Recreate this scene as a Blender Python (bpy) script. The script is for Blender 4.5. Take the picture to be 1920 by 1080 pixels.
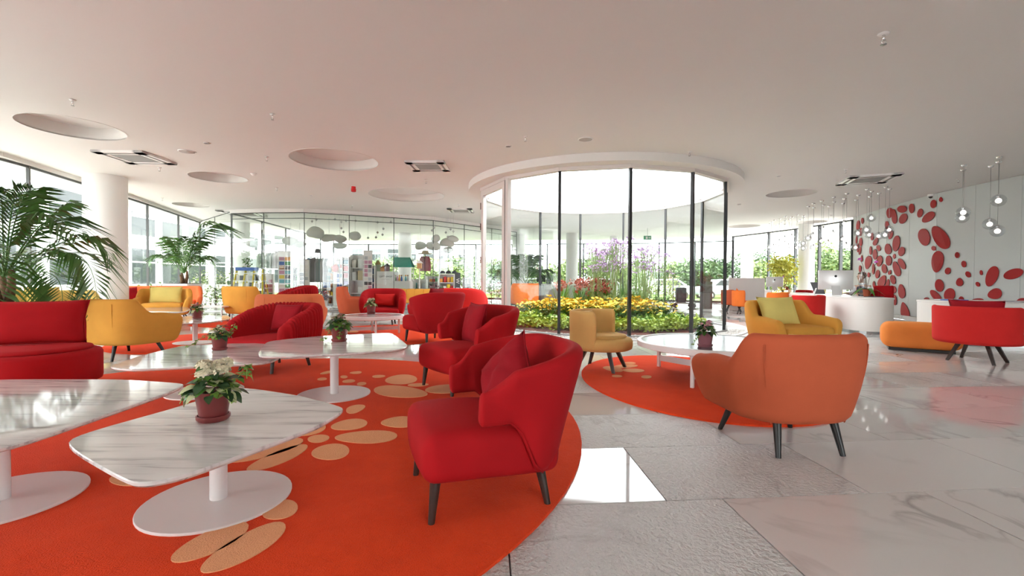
import bpy, bmesh, math, random
from mathutils import Vector, Matrix, noise as mnoise
from mathutils.geometry import tessellate_polygon
for o in list(bpy.data.objects): bpy.data.objects.remove(o)
SC = bpy.context.scene
COL = SC.collection
R = random.Random(7)
pi = math.pi
# ------------------------------------------------------------------ camera
F, W_, H_ = 860.0, 1920, 1080
HZ, ROLL, EYE = 526.0, 0.005, 1.1
cd = bpy.data.cameras.new('camera'); cd.sensor_width = 36; cd.lens = 36*F/W_; cd.clip_end = 400; cd.clip_start = .05
cam = bpy.data.objects.new('camera', cd); COL.objects.link(cam); SC.camera = cam
CM = Matrix.Translation((0, 0, EYE)) @ Matrix.Rotation(pi/2-math.atan((540-HZ)/F), 4, 'X') @ Matrix.Rotation(ROLL, 4, 'Z')
cam.matrix_world = CM
# ------------------------------------------------------------------ sky and exposure
SC.view_settings.view_transform = 'Standard'; SC.view_settings.look = 'None'
SC.view_settings.gamma = 1; SC.view_settings.exposure = 1.38; SC.view_settings.use_curve_mapping = False
SC.cycles.transparent_max_bounces = 32; SC.cycles.max_bounces = 10; SC.cycles.diffuse_bounces = 5; SC.cycles.glossy_bounces = 4
SC.cycles.caustics_reflective = False; SC.cycles.caustics_refractive = False; SC.cycles.sample_clamp_indirect = 6
SKY = 5.0
w = bpy.data.worlds.new('overcast_sky'); SC.world = w; w.use_nodes = True
w.node_tree.nodes['Background'].inputs[0].default_value = (.93, .97, 1, 1)
w.node_tree.nodes['Background'].inputs[1].default_value = SKY

sd = bpy.data.lights.new('hazy_sun', 'SUN'); sd.energy = 3.5; sd.angle = math.radians(12); sd.color = (1, .97, .92)
sun = bpy.data.objects.new('hazy_sun', sd); COL.objects.link(sun); sun.rotation_euler = (math.radians(32), math.radians(10), 0)
# ------------------------------------------------------------------ pixel helpers
def ray(px, py):
    d = CM.to_3x3() @ Vector(((px-960)/F, (540-py)/F, -1)); return d
def P(px, py, z=0.0):
    d = ray(px, py); t = (z-EYE)/d.z; return Vector((d.x*t, d.y*t, z))
def S(px, py, Y):
    d = ray(px, py); t = Y/d.y; return Vector((d.x*t, Y, EYE+d.z*t))
def XY(px, Y): return S(px, HZ, Y).x

# ------------------------------------------------------------------ mesh helpers
class MB:
    def __init__(s): s.v = []; s.f = []; s.m = []; s.cur = 0
    def add(s, vs, fs):
        b = len(s.v); s.v += [tuple(v) for v in vs]
        for f in fs: s.f.append(tuple(b+i for i in f)); s.m.append(s.cur)
        return s
    def box(s, c, size, rz=0, M=None):
        x, y, z = (k/2 for k in size); vs = [Vector((a*x, b*y, d*z)) for d in (-1, 1) for a, b in ((-1,-1),(1,-1),(1,1),(-1,1))]
        Q = Matrix.Rotation(rz, 3, 'Z') if M is None else M
        vs = [Q @ v + Vector(c) for v in vs]
        return s.add(vs, [(3,2,1,0),(4,5,6,7),(0,1,5,4),(1,2,6,5),(2,3,7,6),(3,0,4,7)])
    def cyl(s, p0, p1, r0, r1=None, n=12, cap=True):
        r1 = r0 if r1 is None else r1; p0 = Vector(p0); p1 = Vector(p1); d = (p1-p0).normalized()
        a = d.orthogonal().normalized(); b = d.cross(a)
        vs = [p + (a*math.cos(2*pi*i/n)+b*math.sin(2*pi*i/n))*r for p, r in ((p0, r0), (p1, r1)) for i in range(n)]
        fs = [(i, (i+1) % n, n+(i+1) % n, n+i) for i in range(n)]
        if cap: fs += [tuple(range(n-1, -1, -1)), tuple(range(n, 2*n))]
        return s.add(vs, fs)
    def tube(s, pts, r, n=6):
        pts = [Vector(p) for p in pts]; k = len(pts); vs = []
        rr = r if isinstance(r, (list, tuple)) else [r]*k
        for i, p in enumerate(pts):
            d = (pts[min(i+1, k-1)]-pts[max(i-1, 0)]).normalized()
            up = Vector((0, 0, 1)) if abs(d.z) < .95 else Vector((1, 0, 0))
            a = d.cross(up).normalized(); b = d.cross(a)
            vs += [p+(a*math.cos(2*pi*j/n)+b*math.sin(2*pi*j/n))*rr[i] for j in range(n)]
        fs = [(i*n+j, i*n+(j+1) % n, (i+1)*n+(j+1) % n, (i+1)*n+j) for i in range(k-1) for j in range(n)]
        fs += [tuple(range(n)), tuple(range((k-1)*n, k*n))]
        return s.add(vs, fs)
    def lathe(s, prof, c=(0,0,0), n=24, cap=True):
        c = Vector(c); vs = [c+Vector((r*math.cos(2*pi*i/n), r*math.sin(2*pi*i/n), z)) for r, z in prof for i in range(n)]
        m = len(prof); fs = [(j*n+i, j*n+(i+1) % n, (j+1)*n+(i+1) % n, (j+1)*n+i) for j in range(m-1) for i in range(n)]
        if cap: fs += [tuple(range(n-1, -1, -1)), tuple(range((m-1)*n, m*n))]
        return s.add(vs, fs)
    def prism(s, pts, z0, z1, rim=0):
        n = len(pts); vs = [(p[0], p[1], z0) for p in pts]+[(p[0], p[1], z1) for p in pts]
        return s.add(vs, [tuple(range(n-1, -1, -1)), tuple(range(n, 2*n))]+[(i, (i+1) % n, n+(i+1) % n, n+i) for i in range(n)])
    def sphere(s, c, r, nu=16, nv=10, sc=(1,1,1)):
        c = Vector(c); vs = []
        for j in range(nv+1):
            t = pi*j/nv
            for i in range(nu):
                a = 2*pi*i/nu; vs.append(c+Vector((r*sc[0]*math.sin(t)*math.cos(a), r*sc[1]*math.sin(t)*math.sin(a), r*sc[2]*math.cos(t))))
        return s.add(vs, [(j*nu+i, (j+1)*nu+i, (j+1)*nu+(i+1) % nu, j*nu+(i+1) % nu) for j in range(nv) for i in range(nu)])
    def quad(s, a, b, c, d): return s.add([a, b, c, d], [(0, 1, 2, 3)])
    def mesh(s, name, mats, smooth=True):
        me = bpy.data.meshes.new(name); me.from_pydata(s.v, [], s.f)
        for m in (mats if isinstance(mats, (list, tuple)) else [mats]): me.materials.append(m)
        if any(s.m): me.polygons.foreach_set('material_index', s.m)
        if smooth: me.polygons.foreach_set('use_smooth', [True]*len(me.polygons))
        me.update(); return me
def link(name, data, parent=None, loc=None, rz=None):
    o = bpy.data.objects.new(name, data); COL.objects.link(o)
    if parent is not None: o.parent = parent
    if loc is not None: o.location = loc
    if rz is not None: o.rotation_euler = (0, 0, rz)
    return o
def fixn(me):
    bm = bmesh.new(); bm.from_mesh(me); bmesh.ops.recalc_face_normals(bm, faces=bm.faces); bm.to_mesh(me); bm.free()
def obj(name, mb, mats, parent=None, smooth=True, sub=0, bevel=0, auto=None, loc=None, rz=None, label=None):
    me = mb.mesh(name, mats, smooth); fixn(me)
    if smooth and auto: 
        me.set_sharp_from_angle(angle=math.radians(auto))
    o = link(name, me, parent, loc, rz)
    if bevel:
        b = o.modifiers.new('bevel', 'BEVEL'); b.width = bevel; b.segments = 2; b.limit_method = 'ANGLE'; b.angle_limit = .6
    if sub:
        m = o.modifiers.new('sub', 'SUBSURF'); m.levels = sub; m.render_levels = sub
    if label: o['label'] = label
    return o
def tag(o, label=None, cat=None, group=None, kind=None):
    if label: o['label'] = label
    if cat: o['category'] = cat
    if group: o['group'] = group
    if kind: o['kind'] = kind
    return o
def thing(name, label, cat, loc=(0,0,0), rz=0, group=None, kind=None):
    return tag(link(name, None, None, loc, rz), label, cat, group, kind)
def struct(name, mb, mats, **k):
    return tag(obj(name, mb, mats, **k), kind='structure')
def copy_tree(o, parent=None):
    c = o.copy(); COL.objects.link(c); c.parent = parent
    for ch in o.children: copy_tree(ch, c)
    return c
def rbox(size, r=.05, seg=3, puff=0.0, c=(0,0,0), cuts=0):
    bm = bmesh.new(); bmesh.ops.create_cube(bm, size=1)
    bmesh.ops.scale(bm, vec=size, verts=bm.verts)
    bmesh.ops.bevel(bm, geom=list(bm.edges), offset=r, segments=seg, profile=.5, affect='EDGES')
    if cuts:
        bmesh.ops.subdivide_edges(bm, edges=[e for e in bm.edges if e.calc_length() > min(size)*.4], cuts=cuts, use_grid_fill=True)
    mb = MB()
    for v in bm.verts:
        if puff:
            fx, fy, fz = (v.co[k]/size[k]*2 for k in range(3))
            v.co.z += puff*(1-fx*fx)*(1-fy*fy)*(1 if v.co.z > 0 else -.3)
    bm.verts.index_update()
    mb.add([v.co+Vector(c) for v in bm.verts], [[v.index for v in f.verts] for f in bm.faces]); bm.free(); return mb

# ------------------------------------------------------------------ materials
MATS = {}
def nd(t, ty, loc=None, **k):
    n = t.nodes.new(ty)
    for a, b in k.items(): setattr(n, a, b)
    return n
def mat(name, col, rough=.5, metal=0, var=0, scale=8, bump=0, bscale=60, sheen=0, coat=0, spec=None, trans=0, ior=None, emit=None, estr=0, coord='Object', sheen_tint=None):
    if name in MATS: return MATS[name]
    m = bpy.data.materials.new(name); m.use_nodes = True; t = m.node_tree; b = t.nodes['Principled BSDF']; MATS[name] = m
    I = b.inputs; I['Base Color'].default_value = (*col, 1); I['Roughness'].default_value = rough; I['Metallic'].default_value = metal
    if sheen:
        I['Sheen Weight'].default_value = sheen; I['Sheen Roughness'].default_value = .35
        if sheen_tint: I['Sheen Tint'].default_value = (*sheen_tint, 1)
    if coat: I['Coat Weight'].default_value = coat
    if spec is not None: I['Specular IOR Level'].default_value = spec
    if trans: I['Transmission Weight'].default_value = trans
    if ior: I['IOR'].default_value = ior
    if emit: I['Emission Color'].default_value = (*emit, 1); I['Emission Strength'].default_value = estr
    if var or bump:
        tc = nd(t, 'ShaderNodeTexCoord'); L = t.links.new
        if var:
            n = nd(t, 'ShaderNodeTexNoise'); n.inputs['Scale'].default_value = scale; n.inputs['Detail'].default_value = 5
            L(tc.outputs[coord], n.inputs['Vector'])
            mx = nd(t, 'ShaderNodeMix', data_type='RGBA')
            mx.inputs[6].default_value = (*[c*(1-var) for c in col], 1); mx.inputs[7].default_value = (*[min(1, c*(1+var)) for c in col], 1)
            L(n.outputs['Fac'], mx.inputs[0]); L(mx.outputs[2], I['Base Color'])
        if bump:
            n2 = nd(t, 'ShaderNodeTexNoise'); n2.inputs['Scale'].default_value = bscale; n2.inputs['Detail'].default_value = 4
            L(tc.outputs[coord], n2.inputs['Vector'])
            bp = nd(t, 'ShaderNodeBump'); bp.inputs['Strength'].default_value = bump; bp.inputs['Distance'].default_value = .01
            L(n2.outputs['Fac'], bp.inputs['Height']); L(bp.outputs[0], I['Normal'])
    return m
def velvet(name, col): return mat(name, col, rough=.85, var=.12, scale=5, bump=.06, bscale=220, sheen=.18, spec=.2, sheen_tint=tuple(min(1, c*1.3+.05) for c in col))
RED = velvet('red_velvet', (.40, .006, .010)); ORANGE = velvet('rust_orange_velvet', (.52, .105, .045)); BRIGHTOR = velvet('bright_orange_wool', (.85, .19, .035))
YEL = velvet('mustard_velvet', (.68, .32, .055)); CREAM = velvet('straw_velvet', (.74, .46, .16)); LIME = velvet('olive_yellow_linen', (.74, .61, .19)); SOFT = velvet('pale_yellow_linen', (.72, .55, .16))
BRED = velvet('bright_red_wool', (.60, .022, .020)); DRED = velvet('deep_red_velvet', (.30, .005, .012))
WOOD = mat('dark_walnut', (.035, .022, .018), .42, var=.4, scale=14); BLACKWOOD = mat('black_wood', (.012, .011, .011), .4)
WHITE = mat('white_paint_metal', (.80, .77, .76), .35); WALLW = mat('white_plaster', (.80, .79, .77), .7, bump=.03, bscale=90)
CEILW = mat('ceiling_plaster', (.73, .70, .675), .8, bump=.02, bscale=60); GREYMET = mat('grey_metal', (.35, .35, .35), .35, .8)
BLACK = mat('black_metal', (.015, .015, .017), .4); BEIGEMET = mat('warm_white_frame', (.66, .60, .57), .4); CHROME = mat('chrome', (.8, .8, .8), .12, 1)
TERRA = mat('plum_terracotta', (.20, .028, .028), .38, var=.25, scale=12, coat=.2); CLAY = mat('orange_clay', (.42, .09, .035), .6)
SOIL = mat('dark_soil', (.03, .018, .012), .9, var=.5, scale=40)
LEAFD = mat('dark_green_leaf', (.020, .065, .018), .4, var=.5, scale=20); LEAFM = mat('green_leaf', (.07, .19, .025), .45, var=.4, scale=20); LEAFL = mat('lime_leaf', (.38, .48, .05), .5, var=.35, scale=14)
LEAFV = mat('cream_edged_leaf', (.50, .52, .28), .5, var=.45, scale=30); IVY = mat('ivy_leaf', (.18, .33, .05), .45, var=.6, scale=30)
PALM = mat('palm_leaf', (.065, .17, .028), .4, var=.5, scale=6); BARK = mat('palm_bark', (.16, .09, .05), .9, var=.5, scale=30, bump=.5, bscale=40)
YFL = mat('golden_petal', (.90, .55, .02), .6, var=.2); LILAC = mat('lilac_petal', (.36, .21, .42), .6, var=.3, scale=30); REDFL = mat('russet_petal', (.30, .035, .012), .6, var=.4)
CREAMFL = mat('cream_petal', (.80, .72, .52), .6, var=.15, scale=60); PINKFL = mat('pink_petal', (.62, .28, .33), .6, var=.4, scale=60); BROWNFL = mat('bronze_petal', (.28, .14, .10), .6, var=.5, scale=60); MAGENTA = mat('magenta_petal', (.62, .10, .50), .5)
STEM = mat('pale_stem', (.25, .36, .08), .6)
def flat(name, c, r=.6): return mat(name, c, r)
def glassmat(name, tint, refl=1.0, base=.045):
    m = bpy.data.materials.new(name); m.use_nodes = True; t = m.node_tree; t.nodes.clear(); L = t.links.new
    out = nd(t, 'ShaderNodeOutputMaterial'); mx = nd(t, 'ShaderNodeMixShader'); tr = nd(t, 'ShaderNodeBsdfTransparent'); gl = nd(t, 'ShaderNodeBsdfGlossy'); fr = nd(t, 'ShaderNodeLayerWeight')
    tr.inputs[0].default_value = (*tint, 1); gl.inputs['Roughness'].default_value = 0
    pw = nd(t, 'ShaderNodeMath', operation='POWER'); pw.inputs[1].default_value = 4.5
    mm = nd(t, 'ShaderNodeMath', operation='MULTIPLY_ADD'); mm.inputs[1].default_value = .55*refl; mm.inputs[2].default_value = base*refl
    L(fr.outputs['Facing'], pw.inputs[0]); L(pw.outputs[0], mm.inputs[0]); L(mm.outputs[0], mx.inputs[0]); L(tr.outputs[0], mx.inputs[1]); L(gl.outputs[0], mx.inputs[2]); L(mx.outputs[0], out.inputs[0]); return m
GLASS = glassmat('window_glass', (.97, .98, .972), .8); DGLASS = glassmat('atrium_glass', (.945, .962, .955), .9); SGLASS = glassmat('shop_glass', (.955, .972, .962), .9)
BALL = glassmat('clear_ball_glass', (.84, .85, .86), 1.2, .08)
def marble(name, base, vein, rough, vscale=1.2, stretch=(1,1,1), vw=.028, bump=0, cloud=.3, streak=0):
    m = bpy.data.materials.new(name); m.use_nodes = True; t = m.node_tree; L = t.links.new; b = t.nodes['Principled BSDF']; b.inputs['Roughness'].default_value = rough
    b.inputs['Specular IOR Level'].default_value = .6
    tc = nd(t, 'ShaderNodeTexCoord'); oi = nd(t, 'ShaderNodeObjectInfo'); ge = nd(t, 'ShaderNodeNewGeometry')
    ad = nd(t, 'ShaderNodeMath', operation='ADD'); L(oi.outputs['Random'], ad.inputs[0]); L(ge.outputs['Random Per Island'], ad.inputs[1])
    ml = nd(t, 'ShaderNodeMath', operation='MULTIPLY'); ml.inputs[1].default_value = 37.0; L(ad.outputs[0], ml.inputs[0])
    mp = nd(t, 'ShaderNodeMapping'); mp.inputs['Scale'].default_value = stretch; mp.inputs['Rotation'].default_value = (0, 0, -.3 if streak else 0); L(tc.outputs['Object'], mp.inputs[0])
    va = nd(t, 'ShaderNodeVectorMath', operation='ADD'); L(mp.outputs[0], va.inputs[0]); L(ml.outputs[0], va.inputs[1])
    n1 = nd(t, 'ShaderNodeTexNoise'); n1.inputs['Scale'].default_value = vscale; n1.inputs['Detail'].default_value = 6; n1.inputs['Distortion'].default_value = 1.2 if not streak else .2; L(va.outputs[0], n1.inputs['Vector'])
    sb = nd(t, 'ShaderNodeMath', operation='SUBTRACT'); sb.inputs[1].default_value = .5; L(n1.outputs['Fac'], sb.inputs[0])
    ab = nd(t, 'ShaderNodeMath', operation='ABSOLUTE'); L(sb.outputs[0], ab.inputs[0])
    rp = nd(t, 'ShaderNodeMapRange'); rp.inputs[1].default_value = 0; rp.inputs[2].default_value = vw; rp.inputs[3].default_value = 1; rp.inputs[4].default_value = 0; L(ab.outputs[0], rp.inputs[0])
    n2 = nd(t, 'ShaderNodeTexNoise'); n2.inputs['Scale'].default_value = vscale*.9; n2.inputs['Detail'].default_value = 3; L(va.outputs[0], n2.inputs['Vector'])
    r2 = nd(t, 'ShaderNodeMapRange'); r2.inputs[1].default_value = .42; r2.inputs[2].default_value = .7; r2.inputs[4].default_value = 1; L(n2.outputs['Fac'], r2.inputs[0])
    mu = nd(t, 'ShaderNodeMath', operation='MULTIPLY'); L(rp.outputs[0], mu.inputs[0]); L(r2.outputs[0], mu.inputs[1])
    m2 = nd(t, 'ShaderNodeMath', operation='MULTIPLY_ADD'); L(r2.outputs[0], m2.inputs[0]); m2.inputs[1].default_value = cloud*.35; L(mu.outputs[0], m2.inputs[2])
    cl = nd(t, 'ShaderNodeClamp'); L(m2.outputs[0], cl.inputs[0])
    mx = nd(t, 'ShaderNodeMix', data_type='RGBA'); mx.inputs[6].default_value = (*base, 1); mx.inputs[7].default_value = (*vein, 1); L(cl.outputs[0], mx.inputs[0]); L(mx.outputs[2], b.inputs['Base Color'])
    if bump:
        n3 = nd(t, 'ShaderNodeTexNoise'); n3.inputs['Scale'].default_value = 42; n3.inputs['Detail'].default_value = 3; L(tc.outputs['Object'], n3.inputs['Vector'])
        bp = nd(t, 'ShaderNodeBump'); bp.inputs['Strength'].default_value = bump; bp.inputs['Distance'].default_value = .03; L(n3.outputs['Fac'], bp.inputs['Height']); L(bp.outputs[0], b.inputs['Normal'])
    return m
TILEP = marble('polished_marble_tile', (.66, .635, .62), (.34, .31, .30), .05, 1.0); TILET = marble('textured_marble_tile', (.62, .60, .585), (.36, .33, .32), .30, 1.0, bump=.8); TILES = marble('satin_marble_tile', (.68, .655, .64), (.36, .33, .32), .16, 1.0)
TABLEM = marble('streaked_marble', (.74, .715, .70), (.30, .27, .28), .07, 1.6, (1.1, 10, 1), .075, cloud=.55, streak=1); GREYM = marble('grey_marble', (.10, .11, .125), (.24, .25, .27), .2, 2.0, (1, 3, 1), .05)
def rugmat(name, c1, c2):
    m = mat(name, c1, .95, sheen=.08, spec=.05); t = m.node_tree; b = t.nodes['Principled BSDF']; L = t.links.new
    tc = nd(t, 'ShaderNodeTexCoord'); n = nd(t, 'ShaderNodeTexNoise'); n.inputs['Scale'].default_value = 3.5; n.inputs['Detail'].default_value = 8; n.inputs['Roughness'].default_value = .75; L(tc.outputs['Object'], n.inputs['Vector'])
    mx = nd(t, 'ShaderNodeMix', data_type='RGBA'); mx.inputs[6].default_value = (*c2, 1); mx.inputs[7].default_value = (*c1, 1); L(n.outputs['Fac'], mx.inputs[0]); L(mx.outputs[2], b.inputs['Base Color'])
    n2 = nd(t, 'ShaderNodeTexNoise'); n2.inputs['Scale'].default_value = 160; n2.inputs['Detail'].default_value = 3; L(tc.outputs['Object'], n2.inputs['Vector'])
    ms = nd(t, 'ShaderNodeMath', operation='MULTIPLY_ADD'); ms.inputs[1].default_value = 2.0; L(n.outputs['Fac'], ms.inputs[0]); L(n2.outputs['Fac'], ms.inputs[2])
    bp = nd(t, 'ShaderNodeBump'); bp.inputs['Strength'].default_value = .6; bp.inputs['Distance'].default_value = .012; L(ms.outputs[0], bp.inputs['Height']); L(bp.outputs[0], b.inputs['Normal']); return m
RUG = rugmat('orange_pile', (.96, .092, .024), (.72, .046, .012)); PEACH = rugmat('peach_pile', (.98, .50, .26), (.90, .40, .19))
# ================================================================== the setting
CZ = 3.5
WL = [(-9.0,-6),(-9.3,4),(-9.81,8.79),(-10.9,12.93),(-12.75,18.75)]
SHOPF = [(-9.74,15.95),(-8.49,15.7),(-7.06,15.6),(-5.73,16.15),(-4.33,16.8),(-3.01,17.5),(-1.96,18.75),(-.9,20.1),(.2,21.6)]
WR = [(11.3,-6),(11.3,4),(11.3,8),(11.3,10.2),(11.36,12.3),(11.9,14.6),(12.6,17)]
BACK = [(12.6,17),(12.3,20.2),(11.3,23.5),(8,25),(0,26.5),(-10.5,27)]
ROOM = WL+[SHOPF[0],(-10.5,27)]+BACK[::-1][1:]+WR[::-1][1:]
DC = Vector((2.24, 11.9)); DR = 3.05
def inpoly(x, y, poly):
    c = False; n = len(poly)
    for i in range(n):
        (x1, y1), (x2, y2) = poly[i], poly[(i+1) % n]
        if (y1 > y) != (y2 > y) and x < (x2-x1)*(y-y1)/(y2-y1)+x1: c = not c
    return c
def hit(px, line):
    d = ray(px, 500); k = d.x/d.y
    for (x1, y1), (x2, y2) in zip(line, line[1:]):
        den = (x2-x1)-k*(y2-y1)
        if abs(den) < 1e-9: continue
        t = (k*y1-x1)/den
        if -1e-6 <= t <= 1+1e-6: return Vector((x1+t*(x2-x1), y1+t*(y2-y1)))
    return None
def resample(line, step):
    pts = [Vector(line[0])]
    for a, b in zip(line, line[1:]):
        a, b = Vector(a), Vector(b); n = max(1, round((b-a).length/step))
        pts += [a+(b-a)*i/n for i in range(1, n+1)]
    return pts
# ---- floor: slab, single marble tiles, far tile field
u = Vector((math.cos(math.radians(5)), math.sin(math.radians(5)))); v = Vector((-math.sin(math.radians(3)), math.cos(math.radians(3))))
TL, TW, GAP = 1.1, .735, .0035
mb = MB(); mb.prism(ROOM, -.2, -.012); floor = struct('floor', mb, mat('grout', (.22, .21, .20), .9), smooth=False)
cells = []; o0 = P(1250, 939).to_2d()
for r in range(-12, 40):
    for c in range(-18, 22):
        p0 = o0+v*TW*r+u*(TL*c-.29*r % TL)
        ctr = p0+u*TL/2+v*TW/2
        if not inpoly(ctr.x, ctr.y, ROOM) or (ctr-DC).length < 2.9: continue
        sx = 960+F*ctr.x/max(ctr.y, .1); cells.append((ctr.y > .9 and -100 < sx < 2020, ctr.length, r, c, p0))
def cellmb(mb, p0):
    q = [p0+u*GAP+v*GAP, p0+u*(TL-GAP)+v*GAP, p0+u*(TL-GAP)+v*(TW-GAP), p0+u*GAP+v*(TW-GAP)]
    mb.prism(q, -.012, 0)
protos = {}
base = MB(); cellmb(base, Vector((0, 0)))
for m in (TILEP, TILET, TILES):
    me = base.mesh('tile', m, False); fixn(me); protos[m] = me
FIX = {(0,-1): TILEP, (0,0): TILET, (0,1): TILES, (-1,-1): TILET, (-1,0): TILET, (-1,1): TILES, (1,0): TILET, (1,1): TILEP, (1,2): TILEP, (2,0): TILEP, (2,1): TILEP, (0,2): TILES, (-1,2): TILES, (1,-1): TILET}
cells.sort(key=lambda k: (not k[0], k[1]))
field = {m: MB() for m in protos}
for i, (vis, d, r, c, p0) in enumerate(cells):
    h = random.Random(r*131+c*17+5).random()
    m = FIX.get((r, c), TILEP if h < .5 else TILES if h < .8 else TILET)
    if vis and d < 11 and i < 290: link('tile', protos[m], floor, (p0.x, p0.y, 0))
    else: cellmb(field[m], p0)
for m, b in field.items(): tag(obj('tile_field', b, m, floor, smooth=False), kind='stuff')
# ---- ceiling with round recesses and the opening over the planted court
REC = [((628,301),.84),((138,240),.66),((763,366),1.05),((410,333),.6),((358,384),.5),((1483,363),.6),((1395,424),.62),((1524,416),.5)]
CEILP = [(-10.6,-7),(12,-7),(12.4,10),(14.2,17.0),(12.9,24.3),(8.6,26.6),(-12,28.5),(-14.6,20),(-12.3,13),(-11.1,8.5)]
circ = lambda c, r, n=48: [Vector((c[0]+r*math.cos(2*pi*i/n), c[1]+r*math.sin(2*pi*i/n), 0)) for i in range(n)]
loops = [[Vector((*p, 0)) for p in CEILP]]; rec = []
for (px, rr) in REC:
    p = P(*px, CZ); rec.append((p, rr)); loops.append(circ(p, rr)[::-1])
loops.append(circ(DC, 3.0, 56)[::-1])
tri = tessellate_polygon(loops); flatv = [q for l in loops for q in l]
mb = MB(); mb.add([(q.x, q.y, CZ) for q in flatv], tri)
ceil = struct('ceiling', mb, CEILW, smooth=False)
for p, rr in rec:
    b = MB(); b.lathe([(rr, CZ), (rr, CZ+.10), (rr*.98, CZ+.20), (rr*.9, CZ+.21), (.01, CZ+.21)], (p.x, p.y, 0), 48, cap=False); obj('recess', b, CEILW, ceil, auto=40)
    b = MB(); b.lathe([(rr, CZ-.004), (rr+.025, CZ-.004), (rr+.025, CZ+.02), (rr, CZ+.02), (rr, CZ-.004)], (p.x, p.y, 0), 48, cap=False); obj('recess_rim', b, CEILW, ceil, smooth=False)
b = MB(); b.add([(q.x, q.y, CZ+1.05) for q in loops[0]], [tuple(range(len(CEILP)))])
# roof slab above, open over the court
tri2 = tessellate_polygon([loops[0], loops[-1]]); fv = loops[0]+loops[-1]
b = MB(); b.add([(q.x, q.y, 4.5) for q in fv], tri2); b.add([(q.x, q.y, z) for z in (CZ, 4.5) for q in loops[0]], [(i, (i+1) % len(CEILP), len(CEILP)+(i+1) % len(CEILP), len(CEILP)+i) for i in range(len(CEILP))])
struct('roof', b, WALLW, smooth=False)
b = MB(); b.lathe([(3.0, 3.3), (3.0, 4.55)], (*DC, 0), 56, cap=False); struct('trim_1', b, mat('shaft_white', (.86, .86, .86), .6))
b = MB(); b.lathe([(2.95, 3.34), (3.36, 3.34), (3.36, CZ-.001), (2.95, CZ-.001), (2.95, 3.34)], (*DC, 0), 72, cap=False); struct('trim_2', b, CEILW, auto=40)
# ---- glass walls
def glasswall(name, pts, z0, z1, mw=.05, md=.10, gm=GLASS, fm=BLACK, rail=.06, ends=True, base=.1, basem=None, transom=None, mull=True):
    g = tag(link(name, None), kind='structure')
    for i, (a, b) in enumerate(zip(pts, pts[1:])):
        d = (b-a); L = d.length; rz = math.atan2(d.y, d.x); c = (a+b)/2
        m = MB().box((c.x, c.y, (z0+z1)/2), (L-.01, .012, z1-z0), rz); obj('pane', m, gm, g, smooth=False)
        m = MB().box((c.x, c.y, z1-rail/2), (L, md*.6, rail), rz); obj('head_rail', m, fm, g, smooth=False)
        if base: obj('sill', MB().box((c.x, c.y, z0+base/2), (L, md*.8, base), rz), basem or fm, g, smooth=False)
        if transom: obj('transom', MB().box((c.x, c.y, transom), (L, .03, .02), rz), fm, g, smooth=False)
    if mull:
        for i, a in enumerate(pts):
            d = (pts[min(i+1, len(pts)-1)]-pts[max(i-1, 0)]); rz = math.atan2(d.y, d.x)
            obj('mullion', MB().box((a.x, a.y, (z0+z1)/2), (mw, md, z1-z0), rz), fm, g, smooth=False)
    return g
lp = [Vector(p) for p in ((-9.0,-6),(-9.07,-3.7),(-9.14,-1.4),(-9.2,.8),(-9.26,3),(-9.43,5.2),(-9.65,7.3))]+[hit(55, WL), hit(165, WL), hit(277, WL), hit(335, WL), Vector(WL[-1])]
GM = mat('grey_mullion', (.06, .062, .06), .4)
glasswall('window_1', lp, 0, 3.42, .035, .06, GLASS, GM, .05, base=.12, basem=WHITE)
m = MB()
for a, b in zip(WL, WL[1:]):
    a, b = Vector(a), Vector(b); d = b-a; m.box(((a.x+b.x)/2, (a.y+b.y)/2, 3.46), (d.length, .16, .08), math.atan2(d.y, d.x))
struct('trim_3', m, CEILW, smooth=False)
glasswall('window_2', [Vector(WL[-1]), Vector((-11.2,17.3)), Vector(SHOPF[0])], 0, 3.45, .02, .02, SGLASS, GM, .03, base=0)
sf = [Vector(p) for p in SHOPF]
glasswall('window_3', sf, 0, 3.38, .02, .02, SGLASS, GM, .025, base=.05, basem=GREYMET, transom=3.18)
m = MB()
for a, b in zip(sf, sf[1:]): d = b-a; m.box(((a.x+b.x)/2, (a.y+b.y)/2, 3.44), (d.length+.02, .14, .12), math.atan2(d.y, d.x))
struct('trim_4', m, CEILW, smooth=False)
glasswall('window_5', resample(BACK[2:], 2.1), 0, 3.2, .07, .12, GLASS, BLACK, .05, base=.1)
glasswall("window_6", [Vector(BACK[0])]+[hit(x, [BACK[0], BACK[1], BACK[2], (10.5, 24.3)]) for x in (1576, 1536, 1491, 1441)]+[Vector(BACK[2])], 0, 3.42, .055, .12, GLASS, BLACK, .05, base=.1)
glasswall('window_7', resample([SHOPF[0], (-10.5, 27)], 2.2), 0, 3.4, .03, .05, GLASS, GM, .05)
struct('wall_back', MB().box((-3.3, -6.1, CZ/2), (11.6, .2, CZ)).box((8.75, -6.1, CZ/2), (5.3, .2, CZ)).box((4.3, -6.1, 3.45), (3.6, .2, .1)), WALLW, smooth=False)
glasswall('added_window', resample([(2.5, -6.1), (6.1, -6.1)], 1.8), 0, 3.4, .04, .08, GLASS, GM, .05)  # unseen glazing, added behind the camera to bring light onto the near furniture
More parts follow.
